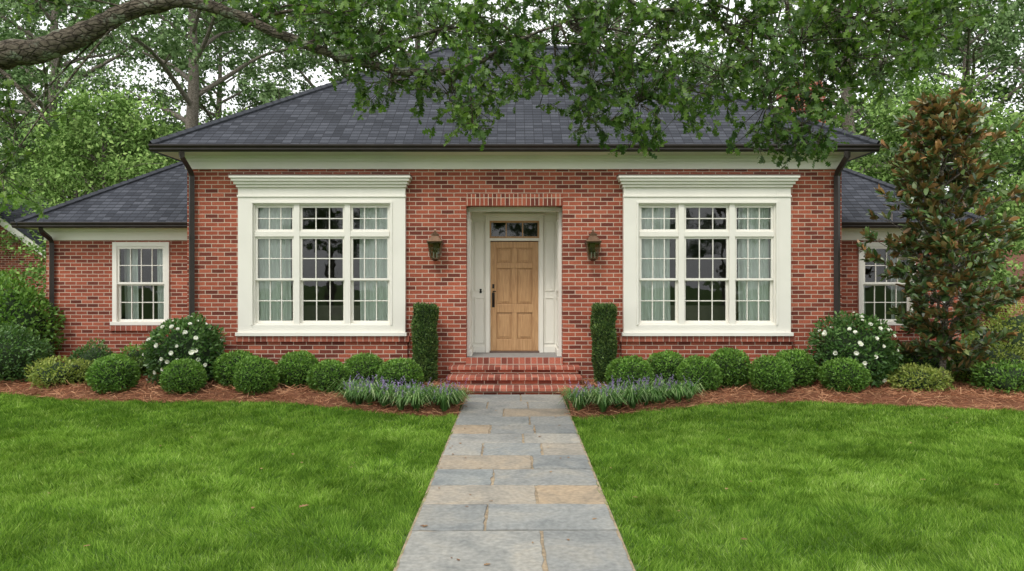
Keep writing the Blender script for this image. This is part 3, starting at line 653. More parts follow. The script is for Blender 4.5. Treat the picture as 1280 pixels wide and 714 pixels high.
EX = np.array([-30, -14, -10, -8.5, -6.67, -5.4, -3.6, -2.47, -1.6, -1.13, -.78, .78, .95, 1.79, 3.1, 4.38, 5.95, 7.25, 10, 30])
EY = np.array([12.6, 12.4, 12.2, 11.9, 11.1, 11.02, 11.0, 10.44, 10.0, 9.86, 9.95, 9.85, 9.72, 10.2, 10.85, 11.02, 10.6, 10.25, 10.1, 10.0])
def yfront(x): return np.interp(x, EX, EY) + .03 * np.sin(x * 7.3) + .02 * np.sin(x * 17.1 + 1)
def bedz(x, y):
    t_ = np.clip((y - yfront(x)) / .45, 0, 1)
    return .012 + .09 * t_ * t_ * (3 - 2 * t_) + .012 * np.sin(x * 5.1 + y * 3.3) * t_
bparts = []
for a, c in ((-12.5, -.78), (.78, 12.5)):
    nx = 220; ny = 26; xs = np.linspace(a, c, nx); V = []
    for x in xs:
        yb = 14.5 if abs(x) > 5.78 else 12.7
        ys = yfront(x) + (yb - yfront(x)) * np.linspace(0, 1, ny) ** 1.3
        z = bedz(x, ys); z[0] = .004
        V.append(np.stack([np.full(ny, x), ys, z], -1))
    V = np.concatenate(V); i_ = np.arange(nx - 1)[:, None] * ny; j_ = np.arange(ny - 1)[None, :]
    bparts.append((V, np.stack([i_ + j_, i_ + ny + j_, i_ + ny + j_ + 1, i_ + j_ + 1], -1).reshape(-1, 4), STRAWB, None, True))
n = 90000; x = rng.uniform(-11.5, 11.5, n); y = rng.uniform(9.6, 14.4, n)
keep = (y > yfront(x) - .07 * rng.random(n)) & (np.abs(x) > .79) & ((y < 12.65) | (np.abs(x) > 5.8)) & ~((np.abs(x) < 1.12) & (y > 11.6))
x, y = x[keep], y[keep]; n = len(x); a = rng.uniform(0, 2 * np.pi, n)
d_ = np.stack([np.cos(a), np.sin(a), rng.normal(0, .3, n)], -1); c_ = np.stack([x, y, bedz(x, y) + rng.random(n) * .035], -1)
NT = np.array([(0.02, 0, 0), (0.02, 1, 0), (-.02, 1, 0), (-.02, 0, 0)])
bparts.append(leaves(c_, d_, rng.uniform(.09, .19, n), NT, STRAW))
make_mesh('pine_straw_bed', bparts)

def vnoise(x, y, s, seed):
    r_ = np.random.default_rng(seed); g_ = r_.random((256, 256)); u = x * s + 900; v_ = y * s + 900
    i_ = np.floor(u).astype(int); j_ = np.floor(v_).astype(int); fu = u - i_; fv = v_ - j_; fu = fu * fu * (3 - 2 * fu); fv = fv * fv * (3 - 2 * fv)
    G = lambda a, b_: g_[a % 256, b_ % 256]
    return (G(i_, j_) * (1 - fu) + G(i_ + 1, j_) * fu) * (1 - fv) + (G(i_, j_ + 1) * (1 - fu) + G(i_ + 1, j_ + 1) * fu) * fv - .5
def lawn(n, ya, yb, wd, hh):
    y = ya + (yb - ya) * rng.random(n); x = rng.uniform(-1, 1, n) * (y * .74 + 1.6)
    keep = (np.abs(x) > .785 + .015 * np.sin(y * 23) + .01 * np.sin(y * 51)) & (y < yfront(x) + .02)
    x, y = x[keep], y[keep]; n = len(x)
    a = rng.uniform(0, 2 * np.pi, n)
    pt = 1.5 * vnoise(x, y, .9, 1) + 1.5 * vnoise(x, y, 2.6, 2) + 2.2 * vnoise(x, y, 7, 3) + 2.2 * vnoise(x, y, 17, 4)
    stripe = np.tanh(1.6 * np.sin((x * .62 + y * np.sign(-x) * .78) * 5.6)) * (.7 + vnoise(x, y, .7, 5))
    h = hh * rng.uniform(.6, 1.3, n) * (1 + .6 * vnoise(x, y, 9, 6)); lean = rng.uniform(.2, 1.0, n)
    la = rng.uniform(0, 2 * np.pi, n); lx = np.cos(la) * lean + 1.5 * vnoise(x, y, 6, 7); ly = np.sin(la) * lean + .24 * stripe + 1.5 * vnoise(x, y, 6, 8)
    w_ = wd * rng.uniform(.7, 1.3, n); bz = np.zeros(n)
    p0 = np.stack([x - np.cos(a) * w_, y - np.sin(a) * w_, bz], -1); p1 = np.stack([x + np.cos(a) * w_, y + np.sin(a) * w_, bz], -1)
    p2 = np.stack([x + lx * h, y + ly * h, h], -1)
    v = np.stack([p0, p1, p2], 1).reshape(-1, 3)
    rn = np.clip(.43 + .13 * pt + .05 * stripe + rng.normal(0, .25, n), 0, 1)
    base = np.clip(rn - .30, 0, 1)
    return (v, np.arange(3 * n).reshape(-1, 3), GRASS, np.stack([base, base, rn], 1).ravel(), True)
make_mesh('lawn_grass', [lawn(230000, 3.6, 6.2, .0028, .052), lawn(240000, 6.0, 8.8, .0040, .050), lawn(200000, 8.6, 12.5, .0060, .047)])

n = 60; x = rng.uniform(-6, 6, n); y = rng.uniform(4.5, 10, n); z = np.where(np.abs(x) < .76, .038, .05)
c_ = np.stack([x, y, z], -1); c_[0] = (-1.65, 5.8, .07)
n2 = 34; c2 = np.stack([rng.uniform(-.74, .74, n2), rng.uniform(4.6, 10.5, n2), np.full(n2, .038)], -1); c_ = np.concatenate([c_, c2])
a = rng.uniform(0, 6.28, len(c_)); sz = rng.uniform(.02, .055, len(c_)); sz[0] = .09
make_mesh('fallen_leaves', [leaves(c_, np.stack([np.cos(a), np.sin(a), a * 0], -1), sz, OAKT, DEADL, upbias=.9)])

# ================================================================== SHRUBS
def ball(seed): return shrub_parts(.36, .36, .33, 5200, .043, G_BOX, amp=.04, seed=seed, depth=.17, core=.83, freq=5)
xb = [(-6.45, 11.6, .98), (-5.28, 11.5, .88), (-4.62, 12.05, 1.0), (-4.12, 11.5, .90), (-3.60, 12.0, .97), (-2.95, 11.5, .90), (-2.50, 12.0, .98), (-1.83, 11.52, .98),
      (1.84, 11.52, 1.0), (2.54, 12.0, .98), (2.95, 11.5, .90), (3.58, 12.0, 1.0), (4.10, 11.5, .90), (4.66, 12.05, 1.02), (5.27, 11.5, .93)]
base = []
for k, (x, y, sc) in enumerate(xb):
    z = float(bedz(np.array([x]), np.array([y]))[0]) - .03
    if k < 3:
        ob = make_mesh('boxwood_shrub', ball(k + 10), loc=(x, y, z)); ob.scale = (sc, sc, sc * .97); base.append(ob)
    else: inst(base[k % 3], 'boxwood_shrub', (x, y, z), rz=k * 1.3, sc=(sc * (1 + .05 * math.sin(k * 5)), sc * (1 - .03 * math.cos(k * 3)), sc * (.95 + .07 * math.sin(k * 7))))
def column(name, x, y, h, rr_):
    n = 9000; a = rng.uniform(0, 2 * np.pi, n); z = rng.random(n) * h; rad = rr_ * (1 - .2 * rng.random(n) ** 1.5) * (1 + .07 * np.sin(a * 3 + z * 5) + .06 * np.sin(z * 11 + a))
    rad *= .80 + .2 * np.clip(z / .5, 0, 1)
    P_ = np.stack([np.cos(a) * rad, np.sin(a) * rad, z], -1); D_ = np.stack([np.cos(a), np.sin(a), np.zeros(n)], -1)
    m2 = 1800; a2 = rng.uniform(0, 6.28, m2); r2_ = rr_ * np.sqrt(rng.random(m2)); P2 = np.stack([np.cos(a2) * r2_, np.sin(a2) * r2_, h + .02 * np.sin(a2 * 3) + rng.normal(0, .02, m2)], -1)
    P_ = np.concatenate([P_, P2]); D_ = np.concatenate([D_, np.tile([0, 0, 1.0], (m2, 1))]); nn = len(P_)
    lv = leaves(P_, unit(D_ * .7 + rng.normal(size=(nn, 3)) * .5 + (0, 0, .7)), rng.uniform(.025, .05, nn), OV, G_YEW, nrm=D_ + rng.normal(size=(nn, 3)) * .6)
    cv, cf = tube([(0, 0, 0), (0, 0, h * .5), (0, 0, h - .03), (0, 0, h - .02)], [rr_ * .7, rr_ * .80, rr_ * .80, .01], 12)
    make_mesh(name, [lv, (cv, cf, CORE, None, True)], loc=(x, y, .07))
column('columnar_yew', -1.53, 12.36, 1.33, .20); column('columnar_yew', 1.54, 12.36, 1.33, .195)

def camellia(x, y, rx, rz, seed):
    pr = shrub_parts(rx, rx * .85, rz, 5200, .072, G_DARK, amp=.12, seed=seed, depth=.25, core=.70, freq=3.5)
    n = 34; D_ = unit(rng.normal(size=(n * 3, 3)) + (0, -.9, .25)); D_ = D_[D_[:, 1] < .3][:n]; n = len(D_)
    P_ = D_ * lumps(D_, .12, seed, 3.5)[:, None] * np.array([rx, rx * .85, rz]) * 1.03; P_[:, 2] += rz * .9
    C = []; Dd = []; NN = []
    for p_, d0 in zip(P_, D_):
        u_ = np.cross(d0, (0.1, .2, 1)); u_ /= np.linalg.norm(u_); v_ = np.cross(d0, u_)
        for ring, (cnt, lift) in enumerate(((6, .25), (5, .9))):
            for q in range(cnt):
                a_ = 6.283 * q / cnt + ring * .5; dd = u_ * math.cos(a_) + v_ * math.sin(a_) + d0 * lift
                C.append(p_); Dd.append(dd); NN.append(d0)
    PT = np.array([(0, 0, 0), (.35, .4, .05), (.38, .8, .08), (0, 1, .12), (-.38, .8, .08), (-.35, .4, .05)])
    k = np.repeat(rng.uniform(.028, .05, n), 11)
    pr.append(leaves(np.array(C), np.array(Dd), k, PT, PETAL, nrm=np.array(NN)))
    return make_mesh('camellia_bush', pr, loc=(x, y, .05))
camellia(-5.58, 12.25, .62, .64, 21); camellia(5.72, 12.15, .66, .64, 22)

def shrub(name, x, y, rx, rz, n, ls, mat, seed, amp=.12, depth=.3, core=.7, T=OV, ry=None):
    return make_mesh(name, shrub_parts(rx, ry or rx * .9, rz, n, ls, mat, amp=amp, seed=seed, depth=depth, core=core, freq=4, T=T), loc=(x, y, .03))
shrub('holly_shrub', -8.95, 12.7, .62, .55, 5000, .06, G_DARK, 31)
shrub('laurel_shrub', -9.95, 14.2, .85, .98, 6500, .085, G_BOX, 32)
shrub('azalea_shrub', -7.65, 12.2, .50, .27, 2600, .05, G_YEL, 33, amp=.18)
shrub('azalea_shrub', -7.75, 13.2, .42, .36, 2200, .05, G_DARK, 34, amp=.18)
shrub('azalea_shrub', -6.9, 13.3, .46, .34, 2200, .05, G_BOX, 35, amp=.2)
shrub('juniper_shrub', -7.0, 12.6, .45, .25, 2600, .05, G_YEW, 36, amp=.2)
shrub('azalea_shrub', 6.55, 11.65, .45, .24, 2600, .05, G_YEL, 37, amp=.2)
shrub('abelia_shrub', 7.1, 12.6, .62, .36, 2800, .05, G_BOX, 38, amp=.2)
shrub('abelia_shrub', 8.2, 12.5, .7, .42, 3800, .05, G_YEL, 39, amp=.2)
shrub('azalea_shrub', 7.9, 11.5, .5, .28, 2800, .05, G_BOX, 41, amp=.2)
shrub('azalea_shrub', 9.0, 11.5, .6, .33, 2800, .05, G_YEL, 44, amp=.2)
shrub('abelia_shrub', 9.4, 13.4, .8, .7, 4000, .06, G_YEL, 42, amp=.2)
shrub('holly_shrub', 6.6, 13.2, .5, .40, 2600, .055, G_DARK, 43, amp=.2)

def liriope(sg, u1):
    C = []; 
    for u in np.linspace(.92, u1, 10):
        for row in range(3):
            yy = yfront(np.array([sg * u]))[0] + .20 + row * .25 + rng.normal(0, .05)
            if yy < 11.2: C.append((sg * (u + rng.normal(0, .05)), yy))
    fl = []
    V = []; Fq = []; R = []; o = 0
    for cx, cy in C:
        z0_ = .05; nb = 80; cs = rng.uniform(.8, 1.15)
        a = rng.uniform(0, 6.283, nb); Ln = rng.uniform(.2, .36, nb) * cs; sp = rng.uniform(.3, 1.15, nb)
        for k in range(nb):
            dx, dy = math.cos(a[k]), math.sin(a[k]); sx, sy = -dy, dx; l = Ln[k]; w0 = .0055
            bx_, by_ = cx + dx * .04 * rng.random(), cy + dy * .04 * rng.random()
            P_ = []
            for q, (hr, hz) in enumerate(((0, 0), (.25 * sp[k], .5), (.62 * sp[k], .78), (1.0 * sp[k], .78 - .35 * sp[k]))):
                ww = (w0, w0 * 1.2, w0, .001)[q]
                P_.append((bx_ + dx * hr * l + sx * ww, by_ + dy * hr * l + sy * ww, z0_ + hz * l)); P_.append((bx_ + dx * hr * l - sx * ww, by_ + dy * hr * l - sy * ww, z0_ + hz * l))
            V += P_; 
            for q in range(3): Fq.append((o + 2 * q, o + 2 * q + 1, o + 2 * q + 3, o + 2 * q + 2))
            o += 8; rr_ = rng.random(); R += [rr_ * .4] * 4 + [min(1, rr_ * .8 + .2)] * 4
        for k in range(rng.integers(2, 5)):
            fx, fy = cx + rng.normal(0, .06), cy + rng.normal(0, .06); hh = rng.uniform(.28, .42); lx, ly = rng.normal(0, .05, 2)
            m_ = 34; t_ = rng.random(m_); ph = rng.uniform(0, 6.28, m_); rr_ = .011 * (1.2 - t_)
            fl.append(np.stack([fx + lx * t_ + rr_ * np.cos(ph), fy + ly * t_ + rr_ * np.sin(ph), z0_ + hh * (.6 + .4 * t_)], -1))
    P_ = np.concatenate(fl)
    pr = [(np.array(V), np.array(Fq), G_LIR, np.array(R), True), leaves(P_, rng.normal(size=(len(P_), 3)), .016, DIA, PURPLE)]
    make_mesh('liriope_border', pr)
liriope(-1, 2.42); liriope(1, 2.6)

# ================================================================== TREES
def tree_parts(seed, H, R_, tr, nl, n_leaf, ls, lm, bm_, cb=.3, T=DIA, sig=.5, lean=(0, 0), sub=5):
    rg = np.random.default_rng(seed); tubes = []; cl = []
    k = 9; tz = np.linspace(0, 1, k)
    tp = np.stack([lean[0] * tz + np.cumsum(rg.normal(0, .012 * H, k)), lean[1] * tz + np.cumsum(rg.normal(0, .012 * H, k)), tz * H * .93], -1); tp[0, :2] = 0
    tp = spline(tp, 20); trd = tr * (1 - np.linspace(0, 1, 20)) ** .75 + .02; trd[0] *= 1.35
    tubes.append(tube(tp, trd, 9, .03))
    for i_ in range(nl):
        t_ = cb + (.97 - cb) * ((i_ + rg.random() * .8) / nl); q = t_ * 19; i0 = min(int(q), 18); p0 = tp[i0] + (tp[i0 + 1] - tp[i0]) * (q - i0)
        az = i_ * 2.4 + rg.normal(0, .35); u = (t_ - cb) / (1 - cb)
        prof = (0.55 + 1.6 * u * (1 - u) * 1.3) * (1 - .45 * u ** 3); Ln = R_ * prof * rg.uniform(.75, 1.15)
        el = math.radians(8 + 50 * u + rg.normal(0, 9)); dr = np.array([math.cos(az) * math.cos(el), math.sin(az) * math.cos(el), math.sin(el)])
        s_ = np.linspace(0, 1, 5)[:, None]; lp = p0 + dr * s_ * Ln + np.array([0, 0, 1]) * (s_ * (1 - s_)) * Ln * .25 + rg.normal(0, .05, (5, 3)) * Ln * s_ * .6
        lp = spline(lp, 9); r0 = max(.03, trd[i0] * .5); tubes.append(tube(lp, r0 * (1 - np.linspace(0, .85, 9)), 6, .04))
        for j_ in range(sub):
            tt = .3 + .7 * (j_ + rg.random()) / sub; b0 = lp[min(int(tt * 8), 8)]
            a2 = az + rg.choice((-1, 1)) * rg.uniform(.3, 1.3); l2 = Ln * rg.uniform(.22, .45)
            d2 = np.array([math.cos(a2), math.sin(a2), rg.uniform(-.15, .65)]); b1 = b0 + d2 * l2; bm2 = (b0 + b1) / 2 + (0, 0, .08 * l2)
            tubes.append(tube([b0, bm2, b1], [r0 * .3, r0 * .2, .008], 4))
            for u2 in (.45, .75, 1.0, 1.1): cl.append(b0 + (b1 - b0) * u2 + rg.normal(0, .18, 3) * l2)
        cl.append(lp[-1])
    cl = np.array(cl); idx = rg.integers(0, len(cl), n_leaf)
    csz = rg.uniform(.45, 1.25, len(cl)); cr = rg.random(len(cl))
    off = rg.normal(size=(n_leaf, 3)) * sig * csz[idx][:, None] * np.array([1, 1, .55]); P_ = cl[idx] + off
    kk = P_[:, 2] > .4; P_ = P_[kk]; idx = idx[kk]; off = off[kk]
    D_ = unit(rg.normal(size=(len(P_), 3)) + (0, 0, -.25))
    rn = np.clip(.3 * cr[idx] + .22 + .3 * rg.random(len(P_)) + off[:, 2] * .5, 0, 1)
    return [leaves(P_, D_, ls * rg.uniform(.7, 1.3, len(P_)), T, lm, upbias=.45, rn=rn), join_tubes(tubes, bm_)]

tA = make_mesh('hardwood_tree', tree_parts(1, 17, 5.2, .34, 22, 19000, .19, G_BG1, BARKG, cb=.30, sig=.35), loc=(-12.3, 27, 0))
tB = make_mesh('hardwood_tree', tree_parts(2, 20, 5.6, .40, 24, 20000, .20, G_BG1, BARKG, cb=.33, sig=.35), loc=(-21.5, 34, 0))
tC = make_mesh('understory_tree', tree_parts(3, 8.5, 3.4, .14, 22, 17000, .16, G_BG2, BARKG, cb=.12, sig=.36), loc=(-12.6, 22.5, 0)); tC.scale = (.85, .85, .85)
tl = [(tA, -4.5, 32, .5, 1.0), (tB, 5.0, 36, 1.7, 1.0), (tB, 14, 30, 4.0, .95), (tA, 20.5, 33, 5.1, 1.0), (tB, 27.5, 37, .9, 1.05), (tA, -30, 38, 2.0, 1.05),
      (tB, -31, 46, 5.0, 1.1), (tA, -16.5, 40, 5.5, 1.0), (tB, 21, 46, 2.2, 1.1), (tA, 10.5, 42, 1.0, .9), (tB, -9, 38, 3.3, .95)]
for o, x, y, rz_, sc in tl: inst(o, 'hardwood_tree', (x, y, 0), rz_, (sc,) * 3)
for x, y, rz_, sc in ((-10.2, 24.5, 2.4, .72), (-18.3, 23.2, 3.4, .62), (13.2, 23, 3, .9), (17.5, 31, 5, 1.0), (23, 29, 2, 1.1), (-17.5, 38, .3, 1.1), (11.5, 32, .3, .9), (28, 36, 3.3, 1.3), (-33, 40, 3.3, 1.3), (-12, 32, 1.5, .9), (-25.5, 42, 1.1, 1.3), (16, 38, 1.9, 1.2), (-21, 41, 2.9, 1.1), (-14.2, 36, 4.1, 1.1), (-19, 31, 5.1, .95)):
    inst(tC, 'understory_tree', (x, y, 0), rz_, (sc,) * 3)
n = 45000; a = rng.uniform(-1.15, 1.15, n); dd = rng.uniform(52, 66, n); x = np.sin(a) * dd; y = np.cos(a) * dd
hz = 8.5 + 2.2 * np.sin(a * 17) + 1.6 * np.sin(a * 41 + 1); z = rng.random(n) * hz
make_mesh('distant_woodland', [leaves(np.stack([x, y, z], -1), unit(rng.normal(size=(n, 3))), rng.uniform(.5, .9, n), DIA, G_BG2)])
for x, y, rz_, sc in ((-11, -18, 1, .7), (3, -22, 2, .8), (13, -19, 4, .7)): inst(tA, 'reflection_tree', (x, y, 0), rz_, (sc,) * 3)  # unseen trees behind the camera, added for darker green reflections in the glass

def magnolia():
    rg = np.random.default_rng(12); tubes = []; H = 4.75; k = 10
    tp = spline(np.stack([.06 * np.sin(np.linspace(0, 5, k)), .05 * np.cos(np.linspace(0, 4, k)), np.linspace(0, H, k)], -1), 18)
    tr_ = .05 * (1 - np.linspace(0, 1, 18)) + .008; tubes.append(tube(tp, tr_, 8, .03)); C = []; D_ = []; RN = []
    nb = 112
    for i_ in range(nb):
        t_ = .11 + .88 * i_ / (nb - 1); p0 = tp[min(int(t_ * 17), 17)]; az = i_ * 2.4 + rg.normal(0, .3)
        prof = np.interp(t_, [.1, .2, .4, .6, .8, .92, 1], [.60, 1.0, 1.18, 1.08, .85, .52, .15]); Ln = prof * rg.uniform(.55, 1.12)
        el = math.radians(12 + 40 * t_ + rg.normal(0, 9)); dr = np.array([math.cos(az) * math.cos(el), math.sin(az) * math.cos(el), math.sin(el)])
        p1 = p0 + dr * Ln + (0, 0, .12 * Ln); pm = (p0 + p1) / 2 - (0, 0, .04 * Ln); lp = spline([p0, pm, p1], 7); tubes.append(tube(lp, np.linspace(.014, .004, 7), 5))
        tips = [(lp[-1], dr)]
        for j_ in range(6):
            b0 = lp[rg.integers(1, 6)]; a2 = az + rg.choice((-1, 1)) * rg.uniform(.4, 1.3); l2 = Ln * rg.uniform(.2, .42)
            d2 = np.array([math.cos(a2), math.sin(a2), rg.uniform(.1, .7)]); b1 = b0 + d2 * l2; tubes.append(tube([b0, b1], [.006, .003], 4)); tips.append((b1, unit(d2)))
        for tip, dd in tips:
            m_ = rg.integers(11, 18); br = rg.random()
            for q in range(m_):
                back = rg.random() * .17; ld = unit(dd * .8 + rg.normal(size=3) * .6 + np.array([0, 0, .35]))
                C.append(tip - dd * back); D_.append(ld); RN.append(np.clip(rg.random() * .78 + .30 * (br > .6) * rg.random() + .42 * max(0, t_ - .5), 0, 1))
    C = np.array(C); D_ = np.array(D_)
    nr = np.array([0, -.3, 1.0]) * .8 + rg.normal(size=C.shape) * .45
    make_mesh('magnolia_tree', [leaves(C, D_, rg.uniform(.11, .19, len(C)), OV, G_MAG, nrm=nr, rn=np.array(RN)), join_tubes(tubes, BARKG)], loc=(7.05, 11.85, .05))
magnolia()

def big_oak():
    rg = np.random.default_rng(5); tubes = []; LC = []; LD = []; LS = []; RN = []
    tr = spline([(-8.3, 6.6, 0), (-8.2, 6.6, 1.2), (-8.1, 6.6, 2.6), (-8.0, 6.7, 4.2), (-7.7, 6.9, 6.0), (-7.3, 7.2, 8.0), (-7, 7.4, 9.5)], 22)
    tubes.append(tube(tr, np.concatenate([[.62, .5, .45], np.linspace(.42, .12, 19)]), 14, .03))
    limb = spline([(-8.05, 6.65, 3.3), (-7.0, 6.7, 3.75), (-6.0, 6.9, 3.97), (-5.0, 7, 4.08), (-4.55, 7, 4.13), (-4.1, 7, 4.32), (-3.68, 7, 4.52), (-3.25, 7, 4.59), (-2.9, 7, 4.52), (-2.43, 7, 4.33),
                   (-1.89, 7, 4.12), (-1.5, 7, 4.0), (-1.03, 7, 3.90), (-.57, 7, 3.92), (-.25, 7, 4.05), (.1, 7.05, 4.25), (.5, 7.1, 4.42)], 90)
    rl = np.interp(np.linspace(0, 1, 90), [0, .2, .3, .42, .55, .7, .85, 1], [.2, .13, .10, .066, .047, .038, .026, .008]); tubes.append(tube(limb + rg.normal(0, .006, limb.shape), rl, 12, .07))
    hi = spline([(-7.8, 6.85, 5.4), (-6, 6.8, 6.0), (-4, 6.9, 6.1), (-2, 7.0, 5.9), (0, 7.1, 5.6), (1.6, 7.1, 5.3), (3, 7.1, 5.1), (4.4, 7.0, 4.85)], 50)
    tubes.append(tube(hi, np.linspace(.2, .02, 50), 9, .04))
    for bp_ in ([(.3, 7.1, 5.55), (.8, 7.0, 5.0), (1.15, 7, 4.58), (1.5, 7, 4.5), (1.9, 7, 4.56), (2.2, 7, 4.45), (2.5, 7, 4.2)],
                [(1.6, 7.1, 5.3), (1.9, 7.1, 4.7), (2.0, 7.05, 4.4), (2.35, 7, 4.05), (2.5, 7, 3.7)],
                [(3, 7.1, 5.1), (3.1, 7.1, 4.6), (3.5, 7, 4.35), (3.9, 7, 4.2)], [(-.3, 7.05, 5.65), (.3, 7, 4.9), (.6, 7, 4.4), (.75, 7, 3.95)],
                [(-5.2, 7, 4.05), (-4.9, 6.95, 3.85), (-4.6, 6.9, 3.55), (-4.45, 6.9, 3.35)], [(-2.9, 7, 4.52), (-2.5, 7, 4.45), (-2.1, 7, 4.5), (-1.6, 7, 4.45)],
                [(2.6, 7.1, 5.2), (2.7, 7.1, 4.5), (2.75, 7, 3.9), (2.8, 7, 3.55)], [(-1.5, 7, 4.0), (-1.2, 7, 4.15), (-.8, 7, 4.3), (-.4, 7, 4.35)]):
        q = spline(bp_, 16); tubes.append(tube(q, np.linspace(.028, .008, 16), 6, .04))
    skel = np.concatenate([limb[32:], hi[8:]])
    cl = [(-2.9, 4.66, .4, .10, 7), (-2.28, 4.52, .4, .14, 14), (-1.73, 4.47, .4, .2, 20), (-1.8, 4.08, .26, .14, 8), (-1.35, 4.25, .38, .28, 24), (-1.19, 3.82, .42, .2, 22),
          (-.72, 4.32, .45, .3, 26), (-.62, 3.68, .36, .24, 24), (-.40, 3.38, .16, .18, 10), (-.18, 4.2, .4, .3, 28), (-.02, 3.80, .28, .22, 14), (.37, 4.2, .4, .3, 26), (.29, 3.76, .24, .18, 10),
          (.74, 3.78, .30, .26, 22), (.91, 4.35, .45, .28, 28), (.72, 3.46, .16, .16, 10), (1.22, 3.60, .22, .34, 26), (1.18, 3.30, .12, .14, 6), (1.45, 4.2, .45, .35, 34), (1.69, 3.74, .30, .24, 20),
          (2.0, 3.90, .4, .32, 30), (2.15, 4.35, .45, .27, 28), (2.46, 3.58, .28, .34, 28), (2.78, 4.2, .45, .35, 34), (2.80, 3.42, .24, .28, 22), (2.95, 3.22, .14, .12, 7), (2.55, 3.25, .1, .1, 4), (3.24, 4.05, .40, .32, 28), (3.4, 4.45, .45, .22, 26),
          (3.86, 4.25, .40, .26, 24), (4.25, 4.5, .26, .16, 12), (2.95, 3.75, .3, .25, 18), (3.55, 3.88, .25, .18, 12), (-4.85, 3.35, .3, .3, 12), (-5.0, 2.9, .25, .35, 12), (-4.6, 4.6, .4, .12, 7), (-3.9, 4.72, .35, .1, 6),
          (.2, 4.6, 2.6, .2, 90), (2.6, 4.6, 1.6, .24, 95), (-2.5, 4.95, 2.2, .2, 30), (-5.5, 5.2, 1.5, .5, 20), (0, 5.6, 3.5, .4, 40)]
    for cx, cz, rx_, rz_, nt_ in cl:
        c = np.array([cx, 7.0, cz]); s0 = skel[np.argmin(((skel - c) ** 2).sum(1) + 2.0 * (skel[:, 2] < cz - .1))]
        if rx_ < .6:
            m_ = (s0 + c) / 2 + rg.normal(0, .08, 3); tubes.append(tube(spline([s0, m_, c], 8), np.linspace(.013, .005, 8), 5))
        ctone = rg.uniform(-.15, .15)
        for k in range(nt_):
            p = c + np.array([rg.uniform(-1, 1) * rx_, rg.normal(0, .38), rg.uniform(-1, 1) * rz_]); az = rg.uniform(0, 6.283); Ln = rg.uniform(.16, .36)
            dr = np.array([math.cos(az) * .9, math.sin(az) * .6, rg.uniform(-.9, .15)]); q0 = p - dr * Ln * .5
            tw = spline([q0, p + (0, 0, .03), p + dr * Ln * .5 - (0, 0, .05)], 6); tubes.append(tube(tw, np.linspace(.004, .0015, 6), 4))
            if rx_ < .6: tubes.append(tube(spline([c + (p - c) * .1, (c + q0) / 2 + rg.normal(0, .03, 3), q0], 5), np.linspace(.005, .003, 5), 4))
            nl = rg.integers(11, 18)
            for j_ in range(nl):
                u = (j_ + rg.random()) / nl; i0 = min(int(u * 5), 4); pp = tw[i0] + (tw[i0 + 1] - tw[i0]) * (u * 5 - i0)
                ld = unit(dr * .6 + rg.normal(size=3) * .75 + np.array([0, 0, -.3])); LC.append(pp); LD.append(ld); LS.append(rg.uniform(.06, .115)); RN.append(np.clip(rg.random() + ctone, 0, 1))
    LC = np.array(LC)
    nr = rg.normal(size=LC.shape) * .6 + np.array([0, -.35, .55])
    make_mesh('oak_tree', [leaves(LC, np.array(LD), np.array(LS), OAKT, G_OAK, nrm=nr, rn=np.array(RN)), join_tubes(tubes, BARKO)])
big_oak()

# ================================================================== NEIGHBOURS
nb = empty('neighbor_house', (1.3, 0, 0.15)); b = B()
b.box(-23.1, -16.9, 24, 28, -.15, 2.55, BRICK); b.poly([(-23.1, 24, 2.551), (-16.9, 24, 2.551), (-20.0, 24, 4.83)], BRICK); b.build('brick_walls', nb)
b = B(); b.poly([(-20.0, 23.8, 5.07), (-16.3, 23.8, 2.35), (-16.3, 28.2, 2.35), (-20.0, 28.2, 5.07)], SHINGLE); b.poly([(-23.7, 23.8, 2.35), (-20.0, 23.8, 5.07), (-20.0, 28.2, 5.07), (-23.7, 28.2, 2.35)], SHINGLE)
b.poly([(-20.0, 23.79, 5.05), (-20.0, 23.79, 4.80), (-16.3, 23.79, 2.08), (-16.3, 23.79, 2.33)], WHITE); b.poly([(-20.0, 23.79, 5.05), (-23.7, 23.79, 2.33), (-23.7, 23.79, 2.08), (-20.0, 23.79, 4.80)], WHITE)
b.box(-16.35, -16.25, 23.79, 28.2, 2.1, 2.33, WHITE); b.build('gable_roof', nb)
gs = empty('garden_shed'); b = B()
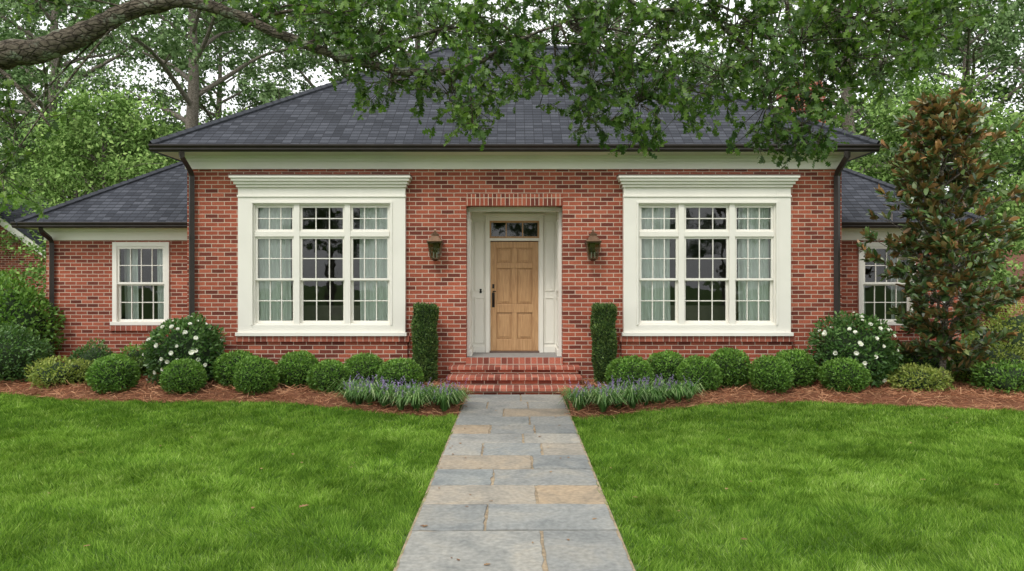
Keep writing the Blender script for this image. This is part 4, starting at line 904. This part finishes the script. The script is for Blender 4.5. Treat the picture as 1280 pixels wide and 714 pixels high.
b.box(17.2, 22, 25, 29, 0, 2.0, BRICK); b.build('brick_walls', gs)
b = B(); RB = simple('red_brown_roof', (.16, .06, .04), .7); b.poly([(16.7, 24.6, 2.0), (22.5, 24.6, 2.0), (22.5, 27, 3.0), (16.7, 27, 3.0)], RB); b.poly([(22.5, 29.4, 2.0), (16.7, 29.4, 2.0), (16.7, 27, 3.0), (22.5, 27, 3.0)], RB); b.box(16.75, 22.45, 24.65, 24.75, 1.85, 1.99, RB); b.build('roof', gs)

# ================================================================== LIGHT, SKY, CAMERA
SE, SR = math.radians(55), math.radians(205)
wd = bpy.data.worlds.new('World'); scene.world = wd; wd.use_nodes = True; nt = wd.node_tree
bg = nt.nodes['Background']; sky = nt.nodes.new('ShaderNodeTexSky'); sky.sky_type = 'NISHITA'; sky.sun_disc = False; sky.sun_elevation = SE; sky.sun_rotation = SR
sky.air_density = 1.0; sky.dust_density = 4.0
hs = nt.nodes.new('ShaderNodeHueSaturation'); hs.inputs['Saturation'].default_value = .15; nt.links.new(sky.outputs[0], hs.inputs['Color'])
cl = mixc(nt, .65, hs.outputs[0], (13.2, 13.4, 13.5))
nt.links.new(cl, bg.inputs['Color']); bg.inputs['Strength'].default_value = .148
sl = bpy.data.lights.new('sun', 'SUN'); sl.energy = 1.5; sl.angle = math.radians(14); sl.color = (1, .95, .88)
so = bpy.data.objects.new('sun', sl); COL.objects.link(so)
dirv = Vector((math.sin(SR) * math.cos(SE), math.cos(SR) * math.cos(SE), math.sin(SE)))
so.rotation_euler = dirv.to_track_quat('Z', 'Y').to_euler()
cam = bpy.data.cameras.new('camera'); co = bpy.data.objects.new('camera', cam); COL.objects.link(co)
co.location = (0, 0, 1.88); co.rotation_euler = (math.pi / 2, 0, 0); cam.sensor_width = 36; cam.lens = 36 * 900 / 1280
cam.shift_x = -3 / 1280; cam.shift_y = -7 / 1280; cam.clip_end = 1000; scene.camera = co
scene.view_settings.view_transform = 'Standard'; scene.view_settings.look = 'None'; scene.view_settings.exposure = 0
